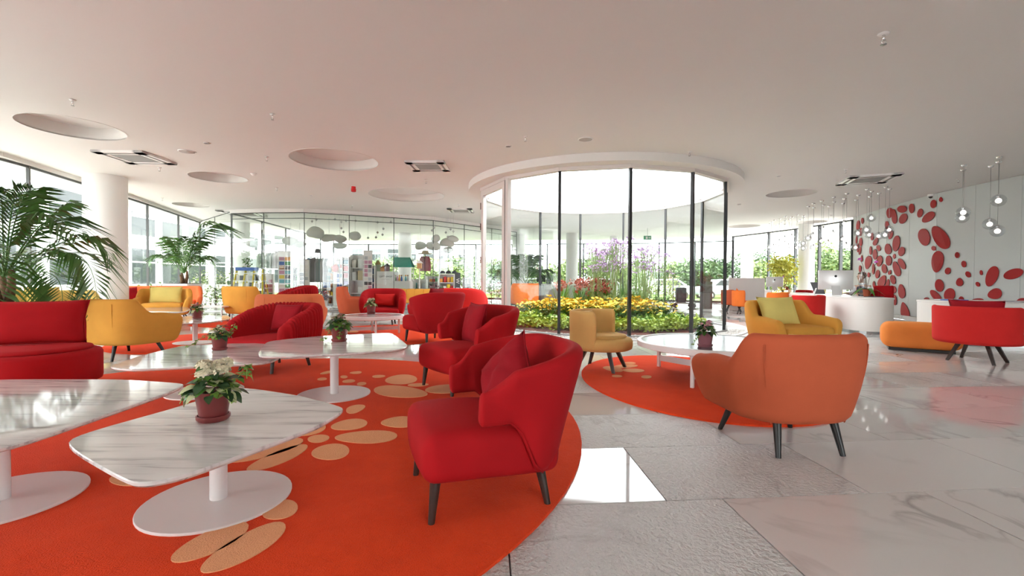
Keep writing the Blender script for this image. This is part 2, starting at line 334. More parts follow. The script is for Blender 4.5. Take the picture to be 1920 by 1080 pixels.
# ---- the planted round court
ang = lambda k: math.radians(.5+k*360/14)
dp = lambda k, r=DR: Vector((DC.x+r*math.sin(ang(k)), DC.y-r*math.cos(ang(k))))
court = tag(link('window_4', None), kind='structure')
DZ0, DZ1 = .03, 3.3
for k in range(14):
    a, b = dp(k), dp(k+1); d = b-a; rz = math.atan2(d.y, d.x); c = (a+b)/2; L = d.length
    if k != 11:
        obj('pane', MB().box((c.x, c.y, (DZ0+DZ1)/2), (L-.02, .014, DZ1-DZ0), rz), DGLASS, court, smooth=False)
        obj('mullion', MB().box((a.x, a.y, (DZ0+DZ1)/2), (.055, .06, DZ1-DZ0), math.atan2(d.y, d.x)), BLACK, court, smooth=False)
    obj('head_rail', MB().box((c.x, c.y, DZ1+.02), (L+.02, .12, .10), rz), BEIGEMET, court, smooth=False)
    obj('sill', MB().box((c.x, c.y, .02), (L+.02, .10, .05), rz), GREYMET, court, smooth=False)
# door of the court
a, b = dp(11), dp(12); d = b-a; rz = math.atan2(d.y, d.x); c = (a+b)/2; L = d.length; t = d.normalized()
door = tag(link('door_1', None), kind='structure')
obj('pane', MB().box((c.x, c.y, 1.66), (L-.2, .014, 3.1), rz), DGLASS, door, smooth=False)
for q, wd in ((a+t*.075, .13), (b-t*.085, .13)): obj('stile', MB().box((q.x, q.y, 1.66), (wd, .09, 3.25), rz), BEIGEMET, door, smooth=False, bevel=.006)
q = b+t*.08; obj('stile', MB().box((q.x, q.y, 1.66), (.12, .09, 3.25), rz), BEIGEMET, door, smooth=False, bevel=.006)
obj('gap', MB().box((b.x, b.y, 1.66), (.03, .07, 3.25), rz), BLACK, door, smooth=False)
for z in (.12, 3.21): obj('rail', MB().box((c.x, c.y, z), (L-.1, .085, .14), rz), BEIGEMET, door, smooth=False)
q = b-t*.09; n = Vector((t.y, -t.x)); h = obj('handle', MB().cyl((q.x+n.x*.09, q.y+n.y*.09, 1.05), (q.x+n.x*.09-t.x*.16, q.y+n.y*.09-t.y*.16, 1.05), .012).cyl((q.x, q.y, 1.05), (q.x+n.x*.09, q.y+n.y*.09, 1.05), .012), GREYMET, door)
for z in (2.9, 2.4, 1.6, .5):
    q = a+t*.01; obj('hinge', MB().cyl((q.x+n.x*.05, q.y+n.y*.05, z-.08), (q.x+n.x*.05, q.y+n.y*.05, z+.08), .014), mat('hinge_bronze', (.2, .13, .11), .4, .5), door)
# kerb, gravel, soil
def ringmb(r0, r1, z0, z1, n=72): return MB().lathe([(r0, z0), (r1, z0), (r1, z1), (r0, z1), (r0, z0)], (*DC, 0), n, cap=False)
struct('trim_5', ringmb(3.42, 3.50, -.01, .02), WHITE, smooth=False)
gm = mat('white_gravel', (.62, .58, .55), .9, var=.6, scale=70, bump=1, bscale=55)
tag(obj('gravel_strip', ringmb(2.78, 3.42, -.01, .012), gm, smooth=False), 'white gravel strip around the round glass court', 'gravel', kind='stuff')
b = MB(); gr = random.Random(3)
for i in range(1500):
    a_ = gr.uniform(-1.3, 1.1); rr = gr.uniform(2.75, 3.40); s = gr.uniform(.012, .028)
    if abs(rr-DR) < .06: continue
    b.sphere((DC.x+rr*math.sin(a_), DC.y-rr*math.cos(a_), .014), s, 6, 4, (1.2, .9, .7))
tag(obj('gravel_stones', b, mat('pale_stones', (.66, .62, .59), .8, var=.3, scale=9), smooth=False), 'loose pale stones lying in the gravel strip round the court', 'gravel', kind='stuff')
mulch = mat('red_bark_mulch', (.16, .045, .03), .95, var=.6, scale=60, bump=1, bscale=70)
b = MB(); b.lathe([(2.78, .0), (2.7, .05), (2.2, .12), (1.2, .16), (.01, .17)], (*DC, 0), 48, cap=False); tag(obj('planting_bed', b, mulch), 'red bark mulch covering the round planting bed', 'mulch', kind='stuff')
# ---- reception wall of white panels
wall = MB()
for a, b in zip(WR, WR[1:]):
    a, b = Vector(a), Vector(b); d = b-a; n = Vector((d.y, -d.x)).normalized()*.14; c = (a+b)/2+n
    wall.box((c.x, c.y, CZ/2), (d.length+.06, .2, CZ), math.atan2(d.y, d.x))
wall_right = struct('wall_right', wall, WALLW, smooth=False)
ws = resample(WR, 1.25)
for a, b in zip(ws, ws[1:]):
    d = b-a; c = (a+b)/2; rz = math.atan2(d.y, d.x); n = Vector((d.y, -d.x)).normalized()*.02; c2 = c+n
    obj('wall_panel', MB().box((c2.x, c2.y, CZ/2+.06), (d.length-.006, .05, CZ-.13), rz), mat('wall_panel_white', (.55, .56, .55), .45), wall_right, smooth=False, bevel=.002)
m = MB()
for a, b in zip(ws, ws[1:]):
    d = b-a; c = (a+b)/2; m.box((c.x-.01, c.y, .06), (d.length, .05, .12), math.atan2(d.y, d.x))
struct('baseboard_right', m, TILES, smooth=False)
# ---- columns
def column(name, x, y, r, label, m=WALLW):
    o = MB(); o.cyl((x, y, -.01), (x, y, CZ+.01), r, n=40); return tag(obj(name, o, m, auto=40), kind='structure')
for i, (px, Y, r) in enumerate(((199.5, 10.85, .41), (454, 19.5, .30), (759, 23.5, .33), (972, 24.0, .33), (1072, 23.2, .3), (1511, 19.2, .30), (1150, 24.4, .2), (1400, 24.6, .3))):
    column('trim_%d' % (10+i), XY(px, Y), Y, r, '')
# ================================================================== upholstery builders (local front = -Y)
def smooth(a, b, x): 
    t = max(0, min(1, (x-a)/(b-a))); return t*t*(3-2*t)
def uplan(w, b, yb, L, ub=.6, e=2.4):
    def f(u_):
        s = 1 if u_ >= 0 else -1; q = abs(u_)
        if q <= ub:
            th = q/ub*pi/2; return Vector((s*w*math.sin(th)**(2/e), yb+b*math.cos(th)**(2/e)))
        return Vector((s*w, yb-(q-ub)/(1-ub)*L))
    return f
def shell(plan, zt, zb, th, flare, bulge, n=48, pleat=0, npl=30, us=1.0, endcap=.45):
    g = lambda q, u_: q(u_) if callable(q) else q
    rings = []
    us_ = [-us+2*us*i/n for i in range(n+1)]
    def ring(u_, k=1.0, push=0):
        e = .004; p = plan(u_); t = (plan(min(us, u_+e))-plan(max(-us, u_-e)))
        if t.length < 1e-9: t = Vector((1, 0))
        t.normalize(); nn = Vector((-t.y, t.x))
        if nn.dot(p-Vector((0, plan(0).y-.5))) < 0 and abs(u_) < .01: nn = -nn
        T, B, TH, FL, BU = g(zt, u_), g(zb, u_), g(th, u_), g(flare, u_), g(bulge, u_)
        pr = []; r_ = TH/2
        for j in range(7):
            s = j/6; o = FL*s**1.3+BU*math.sin(pi*s*.85); pr.append((o+(pleat*(abs(math.sin(u_*npl*pi/2))-.6)*min(1, s*3+.15) if pleat else 0), B+(T-r_-B)*s))
        ot = FL+BU*math.sin(pi*.85)
        for j in range(1, 6):
            a = pi*j/6; rp = r_+(pleat*(abs(math.sin(u_*npl*pi/2))-.6)*(1-j/7) if pleat else 0); pr.append((ot-r_+rp*math.cos(a), T-r_+rp*math.sin(a)))
        for j in range(6, -1, -1):
            s = j/6; pr.append((FL*s**1.3+BU*math.sin(pi*s*.85)*.5+(ot-FL)*.5*s-TH, B+(T-r_-B)*s))
        co = sum(q[0] for q in pr)/len(pr); cz = sum(q[1] for q in pr)/len(pr)
        return [Vector((*(p+nn*(co+(o-co)*k)+t*push), cz+(z-cz)*k)) for o, z in pr]
    thk = g(th, us)
    seq = [ring(-us, .55, -thk*endcap), ring(-us, .86, -thk*endcap*.7)]+[ring(q) for q in us_]+[ring(us, .86, thk*endcap*.7), ring(us, .55, thk*endcap)]
    m = len(seq[0]); vs = [q for r_ in seq for q in r_]; fs = []
    for i in range(len(seq)-1):
        for j in range(m): fs.append((i*m+j, i*m+(j+1) % m, (i+1)*m+(j+1) % m, (i+1)*m+j))
    fs += [tuple(range(m)), tuple(range((len(seq)-1)*m, len(seq)*m))]
    return MB().add(vs, fs)
def leg(parent, top, foot, r0=.026, r1=.014, m=WOOD, square=False):
    o = obj('leg', MB().cyl(foot, top, r1, r0, 12 if not square else 4), m, parent, auto=40); return o
def pillow(w, h, t, m, label, loc, rz=0, tilt=0, group='scatter cushions', roll=0, wr=.012, seed=1, name='cushion'):
    b = MB(); n = 16; vs = []
    for side in (1, -1):
        for j in range(n+1):
            for i in range(n+1):
                x, y = -1+2*i/n, -1+2*j/n; e = (1-abs(x)**2.6)*(1-abs(y)**2.6)
                pin = 1-.07*(1-abs(y)**2)*abs(x)**3; piny = 1-.07*(1-abs(x)**2)*abs(y)**3
                z = side*t/2*max(0, e)**.55
                z += wr*mnoise.noise(Vector((x*2.2+seed*3, y*2.2, side+seed)))*max(0, e)
                vs.append((x*w/2*pin, z, y*h/2*piny+h/2))
    N = (n+1)**2; fs = []
    for k in (0, N):
        for j in range(n):
            for i in range(n): a = k+j*(n+1)+i; fs.append((a, a+1, a+n+2, a+n+1))
    b.add(vs, fs)
    me = b.mesh(name, m); bm = bmesh.new(); bm.from_mesh(me); bmesh.ops.remove_doubles(bm, verts=bm.verts, dist=.0005); bmesh.ops.recalc_face_normals(bm, faces=bm.faces); bm.to_mesh(me); bm.free()
    o = link(name, me); o.matrix_world = Matrix.Translation(loc) @ Matrix.Rotation(rz, 4, 'Z') @ Matrix.Rotation(tilt, 4, 'X') @ Matrix.Translation((0, 0, h/2)) @ Matrix.Rotation(roll, 4, 'Y') @ Matrix.Translation((0, 0, -h/2))
    seam = MB(); pts = []
    per = [(i/n*2-1, -1) for i in range(n)]+[(1, i/n*2-1) for i in range(n)]+[(1-i/n*2, 1) for i in range(n)]+[(-1, 1-i/n*2) for i in range(n)]
    for x, y in per: pts.append((x*w/2*(1-.07*(1-y*y)*abs(x)**3), 0, y*h/2*(1-.07*(1-x*x)*abs(y)**3)+h/2))
    seam.tube(pts+[pts[0]], .005, 5); obj('piping', seam, m, o)
    return tag(o, label, 'cushion', group)
# ---- wing chair
def wing_chair(loc, rz, label, m=RED, sc=1.0):
    t = thing('wing_armchair', label, 'armchair', loc, rz, 'red wing armchairs')
    pl = uplan(.35, .31, .06, .14, .52, 2.7)
    zt = lambda q: .605+.185*(1-smooth(.12, 1.0, abs(q))); zb = lambda q: .19+.255*smooth(.40, .53, abs(q))
    obj('backrest', shell(pl, zt, zb, lambda q: .058+.035*(1-smooth(.2, .7, abs(q))), lambda q: .11*(1-smooth(.2, .9, abs(q)))+.02, .01, 64, endcap=.22), m, t, sub=1)
    s = rbox((.67, .67, .235), .07, 4, .03, (0, -.0, .312), cuts=2)
    for i, q in enumerate(s.v):
        x, y, z = q; k = 1-.10*smooth(-.05, .35, y); s.v[i] = (x*k, y-.02*(1-(x/.34)**2)*(y < 0), z-.025*smooth(-.1, .3, y))
    seat = obj('seat', s, m, t, sub=1)
    for sx in (-1, 1):
        leg(t, (sx*.255, -.27, .235), (sx*.27, -.295, 0)); leg(t, (sx*.235, .23, .235), (sx*.262, .275, 0))
        pts = []
        for j in range(12):
            u_ = 1-.62*j/11; e = .004; p = pl(sx*u_); tt = (pl(min(1, sx*u_+e))-pl(max(-1, sx*u_-e))).normalized(); nn = Vector((-tt.y, tt.x)); pts.append((p.x-nn.x*.003, p.y-nn.y*.003, zb(u_)+.012))
        obj('piping', MB().tube(pts, .006, 5), m, t)
    t.scale = (sc,)*3; return t
# ---- tub chair with flared arms
def tub_chair(loc, rz, label, m, w=.45, h=.78, d=1.0, cat='armchair', legm=BLACKWOOD, group='flared tub armchairs', name='tub_armchair', legw=None, legh=.2):
    t = thing(name, label, cat, loc, rz, group)
    bw = w*.82; pl = uplan(bw, .34*d, .0, .30*d, .62, 2.7); ha = .60 if h < .8 else .64
    # back rises above the arms with a soft shoulder
    k0 = .62*(1-.16/w*.6) if w > .5 else .46
    zt = lambda q: ha-.03*smooth(.7, 1, abs(q))+(h-ha)*(1-smooth(k0-.06, k0+.09, abs(q)))
    obj('backrest', shell(pl, zt, lambda q: legh+.0, lambda q: .115+.02*abs(q), lambda q: .10*(.6+.4*abs(q)), .035, 60), m, t, sub=1)
    base = rbox((bw*2-.14, .50*d, .19), .085, 4, 0, (0, -.05, legh+.10)); obj('base', base, m, t, sub=1)
    seat = rbox((bw*2-.13, .62*d, .13), .055, 3, .025, (0, -.06, legh+.235), cuts=2); obj('seat_cushion', seat, m, t, sub=1)
    # seams on the outside of the back
    for s in (-.30, .30) if w < .5 else (-.26, .26):
        pts = []
        for j in range(9):
            q = j/8; p = pl(s); e = .004; tt = (pl(s+e)-pl(s-e)).normalized(); nn = Vector((-tt.y, tt.x)); o = .10*(.6+.4*abs(s))*q**1.3+.035*math.sin(pi*q*.85)+.0015
            zz = legh+.005+(zt(s)-.07-legh)*q; pts.append((p.x+nn.x*o-tt.x*.05*(1-q)**2*(1 if s > 0 else -1), p.y+nn.y*o, zz))
        obj('seam', MB().tube(pts, .0045, 5), m, t)
    lw = legw or bw*.62
    for sx in (-1, 1):
        leg(t, (sx*lw*.92, -.20*d, legh+.03), (sx*lw*1.18, -.27*d, 0), .027, .016, legm); leg(t, (sx*lw*.80, .24*d, legh+.03), (sx*lw*.92, .30*d, 0), .027, .016, legm)
    return t
# ---- pleated round chair
def pleated_chair(loc, rz, label, m=RED, pleats=True, w=.5, h=.80):
    t = thing('pleated_armchair' if pleats else 'round_armchair', label, 'armchair', loc, rz, 'round red armchairs')
    pl = uplan(w*.86, .44, .0, .26, .66, 2.2); zt = lambda q: h-.16*smooth(.25, 1, abs(q))**1.2-.04*smooth(.85, 1, abs(q))
    obj('backrest', shell(pl, zt, .21, lambda q: .15, .05, .05, 264 if pleats else 56, .030 if pleats else 0, 44), m, t, sub=0 if pleats else 1)
    s = rbox((w*1.72-.1, .80, .2), .07, 3, .03, (0, -.0, .31), cuts=2); obj('seat', s, m, t, sub=1)
    for sx in (-1, 1):
        leg(t, (sx*.22, -.24, .23), (sx*.25, -.29, 0), .024, .017); leg(t, (sx*.22, .24, .23), (sx*.25, .29, 0), .024, .017)
    return t
# ---- round seat with a half-drum back
def drum_chair(loc, rz, label, m, r=.40, h=.76, wrap=95, legm=WOOD, sb=.27, group='round drum-back chairs', sc=1.0):
    t = thing('drum_chair', label, 'chair', loc, rz, group)
    a0 = math.radians(wrap); pl = lambda q: Vector((r*math.sin(q*a0), r*math.cos(q*a0)))
    obj('backrest', shell(pl, h, sb, .065, .01, .0, 44), m, t, sub=1)
    b = MB(); b.lathe([(.01, sb-.005), (r-.04, sb-.005), (r-.012, sb+.01), (r-.004, sb+.04), (r-.004, .37), (r-.02, .40), (r-.06, .412), (.01, .415)], n=40, cap=False); st = obj('seat', b, m, t)
    b = MB(); b.lathe([(r-.10, .405), (r-.075, .42), (r-.085, .440), (r-.14, .452), (.01, .458)], n=40, cap=False); obj('seat_pad', b, m, t)
    for k in range(4):
        a = pi/4+k*pi/2; leg(t, (.20*math.cos(a), .20*math.sin(a), sb), (.34*math.cos(a), .34*math.sin(a), 0), .032, .022, legm, True)
    b = MB()
    for k in range(2):
        a = pi/4+k*pi/2; b.box((0, 0, sb-.015), (.46, .035, .02), a)
    obj('cross_brace', b, legm, t, smooth=False)
    t.scale = (sc,)*3; return t
# ================================================================== seating placed
D2 = math.radians
def mid(*pp): q = [P(*p) for p in pp]; return sum(q, Vector())/len(q)
fdir = lambda rz: Vector((math.sin(rz), -math.cos(rz), 0))
def at(c, rz, x, y, z):  # local to world
    return Vector(c)+Matrix.Rotation(rz, 3, 'Z') @ Vector((x, y, z))
a1 = mid((808, 990), (1022, 953)); rz1 = D2(-71); c1 = a1+Matrix.Rotation(rz1, 3, 'Z') @ Vector((-.27, .02, 0))
wing_chair(c1, rz1, 'large red wing armchair in the near foreground, closest to the camera')
pillow(.37, .37, .14, DRED, 'red velvet cushion tipped on its corner in the nearest wing armchair', at(c1, rz1, .0, .05, .44), rz1+D2(10), D2(-30), roll=D2(40), seed=2, wr=.03)
rz2 = D2(-52); c2 = mid((795, 729), (831, 741))+Matrix.Rotation(rz2, 3, 'Z') @ Vector((.04, .33, 0))
wing_chair(c2, rz2, 'red wing armchair directly behind the nearest one on the big rug', sc=1.06)
pillow(.44, .42, .15, DRED, 'dark red cushion upright in the middle wing armchair', at(c2, rz2, -.06, .10, .45), rz2+D2(-12), D2(-14), seed=3)
rz3 = D2(-136); c3 = mid((762, 640), (809, 647))+Matrix.Rotation(rz3, 3, 'Z') @ Vector((-.22, .06, 0))
wing_chair(c3, rz3, 'red wing armchair seen from behind, beside the white round table', sc=1.14)
pillow(.46, .42, .15, DRED, 'red cushion poking above the wing armchair seen from behind', at(c3, rz3, -.05, -.02, .55), rz3+D2(25), D2(-12), seed=4)
# rust orange tub chair, back to the camera
rz4 = D2(185); c4 = mid((1452, 862), (1555, 857)); c4 = c4+fdir(rz4)*.32+Vector((.07, 0, 0))
tub_chair(c4, rz4, 'rust orange tub armchair with its back to the camera', ORANGE, .455, .78, legw=.235)
pillow(.34, .27, .12, LIME, 'olive cushion just showing over the rust orange armchair', at(c4, rz4, -.12, .06, .50), rz4, D2(-20), seed=5)
def tc(x): t_ = MB().box((0, 0, 0), (.003, .022, .03)); return t_
# mustard armchair by the round grey table
rz5 = D2(20); c5 = S(1478, 600, 6.35); c5.z = 0
tub_chair(c5, rz5, 'mustard yellow tub armchair facing the camera near the reception desk', YEL, .60, .84, legh=.2)
pillow(.62, .44, .17, LIME, 'olive yellow cushion on the mustard armchair near the reception desk', at(c5, rz5, -.02, .06, .475), rz5+D2(-6), D2(-22), seed=6)
# straw drum chair
rz6 = D2(60); c6 = mid((1077, 695), (1113, 681), (1142, 705), (1176, 693))
drum_chair(c6, rz6, 'straw yellow drum-back chair in front of the glass court', CREAM, .385, .74)
pillow(.46, .28, .13, CREAM, 'crumpled straw yellow cushion in the drum-back chair', at(c6, rz6, .0, .17, .455), rz6, D2(-8), seed=7, wr=.05)
# red drum chair right and orange ottoman
rz7 = D2(118); c7 = mid((1774, 672), (1840, 686), (1914, 689)); c7 = Vector((c7.x+.12, c7.y+.18, 0))
drum_chair(c7, rz7, 'bright red drum-back chair at the right edge beside the orange ottoman', BRED, .47, .78, wrap=80, sc=1.0)
pillow(.58, .40, .13, DRED, 'red cushion showing above the bright red drum chair', at(c7, rz7, -.06, .20, .47), rz7+D2(-4), D2(-10), seed=8)
co = P(1748, 662); t = thing('ottoman', 'low rounded orange ottoman next to the bright red drum chair', 'ottoman', (co.x+.04, co.y+.27, 0), D2(-36))
b = rbox((1.0, .60, .40), .13, 5, .02, (0, 0, .245), cuts=1); obj('cushion_body', b, velvet('light_orange_felt', (.88, .27, .06)), t, sub=1); obj('plinth', MB().box((0, 0, .022), (.8, .4, .045)), BLACKWOOD, t, smooth=False)
# near left red drum seat
rz8 = D2(28); c8 = Vector((XY(62, 4.35), 4.35, 0))
drum_chair(c8, rz8, 'red drum-back chair at the left edge with a large cushion', RED, .50, .72, wrap=30, sb=.10)
pillow(.84, .44, .20, RED, 'large red cushion leaning in the chair at the left edge', at(c8, rz8, -.08, .16, .45), rz8, D2(-14), seed=9)
# mustard tub seen from behind, left
rz9 = D2(162); c9 = Vector((XY(232, 6.45), 6.45, 0))
tub_chair(c9, rz9, 'mustard yellow tub armchair seen from behind beside the left column', YEL, .64, .83, d=1.12, legh=.2)
# mustard tub far left facing
rz10 = D2(-2+28); c10 = Vector((XY(307, 11.4), 11.4, 0))
tub_chair(c10, rz10, 'mustard tub armchair with a cushion, in front of the orange sofa', YEL, .60, .86, d=1.1)
pillow(.68, .44, .17, LIME, 'olive cushion on the mustard armchair in front of the orange sofa', at(c10, rz10, .02, .04, .48), rz10, D2(-16), seed=10)
# orange sofa behind it
rz11 = D2(30); c11 = Vector((XY(300, 12.9), 12.9, 0))
tub_chair(c11, rz11, 'long orange curved sofa by the left windows', velvet('coral_orange_velvet', (.80, .17, .055)), 1.10, .90, d=1.1, cat='sofa', group='sofas', name='curved_sofa')
pillow(.4, .4, .14, DRED, 'dark red cushion at the left end of the orange sofa', at(c11, rz11, -.62, -.1, .48), rz11+D2(40), D2(-14), seed=11)
# yellow sofa left of the column
rz12 = D2(62); c12 = Vector((XY(55, 8.1)+.15, 8.1, 0))
tub_chair(c12, rz12, 'pale yellow sofa with two cushions under the left windows', SOFT, 1.0, .88, d=1.1, cat='sofa', group='sofas', name='curved_sofa')
for i, (x, s) in enumerate(((-.38, 12), (.12, 13))): pillow(.5, .45, .15, SOFT, ('pale yellow cushion on the left part of the yellow sofa', 'pale yellow cushion at the middle of the yellow sofa')[i], at(c12, rz12, x, .08, .50), rz12+D2(8), D2(-14), seed=s)
# far mustard and orange tub chairs
rz13 = D2(165); c13 = Vector((XY(462, 12.1), 12.1, 0))
tub_chair(c13, rz13, 'mustard tub armchair seen from behind in front of the shop', YEL, .60, .92, d=1.1)
rz14 = D2(200); c14 = Vector((XY(546, 7.9), 7.9, 0))
tub_chair(c14, rz14, 'orange tub armchair seen from behind between the two pleated red armchairs', velvet('apricot_velvet', (.74, .20, .085)), .56, .86, d=1.05)
rz15 = D2(105); c15 = Vector((XY(664, 12.3), 12.3, 0))
tub_chair(c15, rz15, 'orange tub armchair in side view left of the far red armchair', ORANGE, .50, .92, d=1.1)
# pleated chairs
rz16 = D2(-20); c16 = mid((506, 705), (575, 688), (455, 698), (527, 681))
pleated_chair(c16, rz16, 'red pleated armchair behind the marble tables on the big rug', w=.50, h=.80)
pillow(.44, .34, .14, DRED, 'dark red cushion in the pleated armchair on the big rug', at(c16, rz16, .0, .12, .46), rz16, D2(-16), seed=14)
rz17 = D2(-58); c17 = Vector((XY(545, 9.6), 9.6, 0))
pleated_chair(c17, rz17, 'red pleated armchair farther back beside the orange one', w=.60, h=.97)
pillow(.5, .4, .14, RED, 'red cushion in the farther pleated armchair', at(c17, rz17, -.1, .05, .52), rz17, D2(-16), seed=15)
rz18 = D2(8); c18 = Vector((XY(719, 11.25), 11.25, 0))
pleated_chair(c18, rz18, 'round red armchair facing the camera behind the white round table', pleats=False, w=.54, h=.89)
pillow(.5, .30, .13, BRED, 'red oblong cushion in the round armchair facing the camera', at(c18, rz18, .0, .12, .46), rz18, D2(-14), seed=16)
rz19 = D2(170); c19 = Vector((XY(868, 11.0), 11.0, 0))
pleated_chair(c19, rz19, 'bright red round armchair beside the atrium door', BRED, pleats=False, w=.56, h=.92)
pillow(.45, .3, .13, BRED, 'red cushion on the armchair beside the atrium door', at(c19, rz19, .05, .05, .62), rz19, D2(-10), seed=17)
# reception chairs, far right
for px, Y, rz, m, lab in ((1398, 15.6, 62, BRIGHTOR, 'small orange chair with cushion right of the glass court'), (1376, 16.6, 60, ORANGE, 'orange chair half hidden behind another beside the glass court'), (1450, 13.4, 215, BRIGHTOR, 'orange chair seen from behind at the far reception counter'), (1507, 10.6, 200, BRED, 'red chair back just above the mustard armchair'), (1500, 17.2, 260, RED, 'tall narrow red chair behind the long reception desk')):
    c = Vector((XY(px, Y), Y, 0)); drum_chair(c, D2(rz), lab, m, .42, .80, wrap=85, group='reception chairs')
    if px == 1398: pillow(.4, .36, .12, BRIGHTOR, 'orange cushion in the small chair right of the glass court', at(c, D2(rz), 0, .18, .46), D2(rz), D2(-12), roll=D2(30), seed=18)
c = Vector((XY(985, 17.6), 17.6, 0)); tub_chair(c, D2(190), 'orange armchair seen through the left panes of the glass court', BRIGHTOR, .62, 1.0)
# yellow seats in front of the gift shop
for i, px in enumerate((752, 768, 785, 801)):
    c = Vector((XY(px, 15.2), 15.2, 0)); t = thing('yellow_seat', ('leftmost', 'second from left', 'third from left', 'rightmost')[i]+' of four yellow seats in front of the gift shop', 'seat', (c.x, c.y, 0), D2(6*(i-1.5)), 'yellow seats by the shop')
    ww = (.26, .30, .34, .26)[i]
    obj('backrest', rbox((ww, .16, .46), .05, 3, 0, (0, .14, .58)), YEL, t); obj('seat', rbox((ww, .42, .12), .04, 3, 0, (0, -.05, .40)), YEL, t)
    for sx in (-1, 1):
        for sy in (-.2, .16): leg(t, (sx*ww*.38, sy, .35), (sx*ww*.4, sy, 0), .012, .01, GREYMET)
# ================================================================== rugs
def blob(c, a, b, ang=0, n=40, wob=.0, seed=0, taper=0):
    out = []
    for i in range(n):
        th = 2*pi*i/n; k = 1+wob*math.sin(2*th+seed)+wob*.6*math.sin(3*th+seed*2)
        x, y = a*k*math.cos(th), b*k*math.sin(th); y *= 1+taper*x/a
        out.append((c[0]+x*math.cos(ang)-y*math.sin(ang), c[1]+x*math.sin(ang)+y*math.cos(ang)))
    return out
def rug(label, pts, petals=(), z=.018):
    t = thing('round_rug', label, 'rug', (0, 0, 0), 0, 'orange rugs')
    m = MB(); n = len(pts); cx = sum(p[0] for p in pts)/n; cy = sum(p[1] for p in pts)/n
    sh = [(cx+(p[0]-cx)*.996, cy+(p[1]-cy)*.996) for p in pts]
    m.add([(p[0], p[1], .0) for p in pts]+[(p[0], p[1], z-.005) for p in pts]+[(p[0], p[1], z) for p in sh], [tuple(range(n-1, -1, -1)), tuple(range(2*n, 3*n))]+[(k*n+i, k*n+(i+1) % n, (k+1)*n+(i+1) % n, (k+1)*n+i) for k in (0, 1) for i in range(n)])
    obj('pile', m, RUG, t, auto=50)
    for i, (x, y, rx, ry, a, tp) in enumerate(petals):
        q = [P(px, py, z) for px, py in blob((x, y), rx, ry, math.radians(a), 28, .03, i, tp)]
        obj('petal', MB().prism(q, z-.004, z+.004), PEACH, t, smooth=False)
    return t
PET1 = [(752,712,30,9,-4,.1),(710,706,12,2.6,-3,0),(667,699,11,2.4,-3,.2),(654,715,12,3,-3,0),(678,720,9,3,-5,0),(645,707,7,2.5,0,0),(604,711,9,2.4,-5,0),(612,699,12,2.4,-12,.2),(784,722,19,3,-2,0),(752,735,50,11,5,-.2),(832,730,36,8,-2,.15),(667,767,19,7,-14,-.2),(747,792,33,10,-3,.2),(654,797,34,10,-8,.2),(686,820,57,12,-2,.2),(620,848,35,15,-4,.05),(775,779,8,5,0,0),(597,823,21,7,-5,0),(581,807,32,9,-15,.2),(497,845,73,13,-16,.15),(519,860,60,12,-22,.1),(240,900,34,12,0,0),(525,957,34,17,-12,.1),(392,1019,82,20,-24,.15),(457,1028,93,22,-29,.05)]
rug('big round orange rug with peach petals under the marble tables', blob((-2.35, 3.45), 2.85, 2.85, 0, 96), PET1)
PET2 = [(1149,692,19,4.5,8,.2),(1173,687,22,3.4,-3,0),(1188,695,20,3.5,2,0),(1181,681,11,2,2,0),(1157,705.5,10,2,3,0),(1212,707,10,2.7,0,0)]
rug('oval orange rug under the round grey table in front of the court', blob((2.02, 5.07), 1.22, 1.62, 0, 80), PET2)
rug('round orange rug under the white round table', blob((-2.5, 9.4), 1.72, 1.75, 0, 64), [(690,628,14,2,0,0),(660,622,12,2,0,0)])
rug('orange rug under the small pedestal table on the left', blob((-5.4, 8.0), 1.32, 1.35, 0, 64), [(405,617,14,1.6,0,0),(350,650,18,2,-4,0)])
rug('orange rug farthest back in front of the orange sofa', blob((-6.6, 11.9), 1.5, 1.5, 0, 64))
# ================================================================== marble tables
def inset(poly, k):
    cx = sum(p[0] for p in poly)/len(poly); cy = sum(p[1] for p in poly)/len(poly); return [(cx+(p[0]-cx)*k, cy+(p[1]-cy)*k) for p in poly]
def roundpoly(pts, it=3):
    for _ in range(it):
        out = []
        for i in range(len(pts)):
            a, b = Vector(pts[i]), Vector(pts[(i+1) % len(pts)]); k_ = .13 if _ == 0 else .24; out += [a*(1-k_)+b*k_, a*k_+b*(1-k_)]
        pts = out
    return [tuple(p) for p in pts]
def pedestal_table(label, top, z, col, base, th=.022, rcol=.038, ang=0):
    cx, cy = col.x, col.y
    t = thing('pedestal_table', label, 'table', (cx, cy, 0), 0, 'marble pedestal tables')
    loc = [(p[0]-cx, p[1]-cy) for p in top]; n = len(loc)
    m = MB(); i1 = inset(loc, .985)
    m.add([(*p, z-th) for p in i1]+[(*p, z-th*.6) for p in loc]+[(*p, z-.004) for p in loc]+[(*p, z) for p in inset(loc, .994)], [tuple(range(n-1, -1, -1)), tuple(range(3*n, 4*n))]+[(k*n+i, k*n+(i+1) % n, (k+1)*n+(i+1) % n, (k+1)*n+i) for k in range(3) for i in range(n)])
    o = obj('table_top', m, TABLEM, t, auto=35); 
    obj('column', MB().cyl((0, 0, .025), (0, 0, z-th), rcol, n=24), WHITE, t, auto=40)
    a, b, r_ = base; bl = blob((0, 0), a, b, r_, 48); obj('base_plate', MB().prism(bl, .017, .03), WHITE, t, auto=40, bevel=.003)
    obj('collar', MB().cyl((0, 0, z-th-.012), (0, 0, z-th), .10, n=24), WHITE, t, auto=40)
    return t
def topfrom(px, z, it=2): return roundpoly([P(x, y, z).to_2d() for x, y in px], it)
Z1 = .41
T1 = [(106,826),(250,910),(345,892),(600,797),(652,765),(560,741),(452,725),(330,764)]
tp = topfrom(T1, Z1, 3); pedestal_table('near marble table with a broad flowering pot on it', tp, Z1, P(410, 944), (.325, .325, 0))
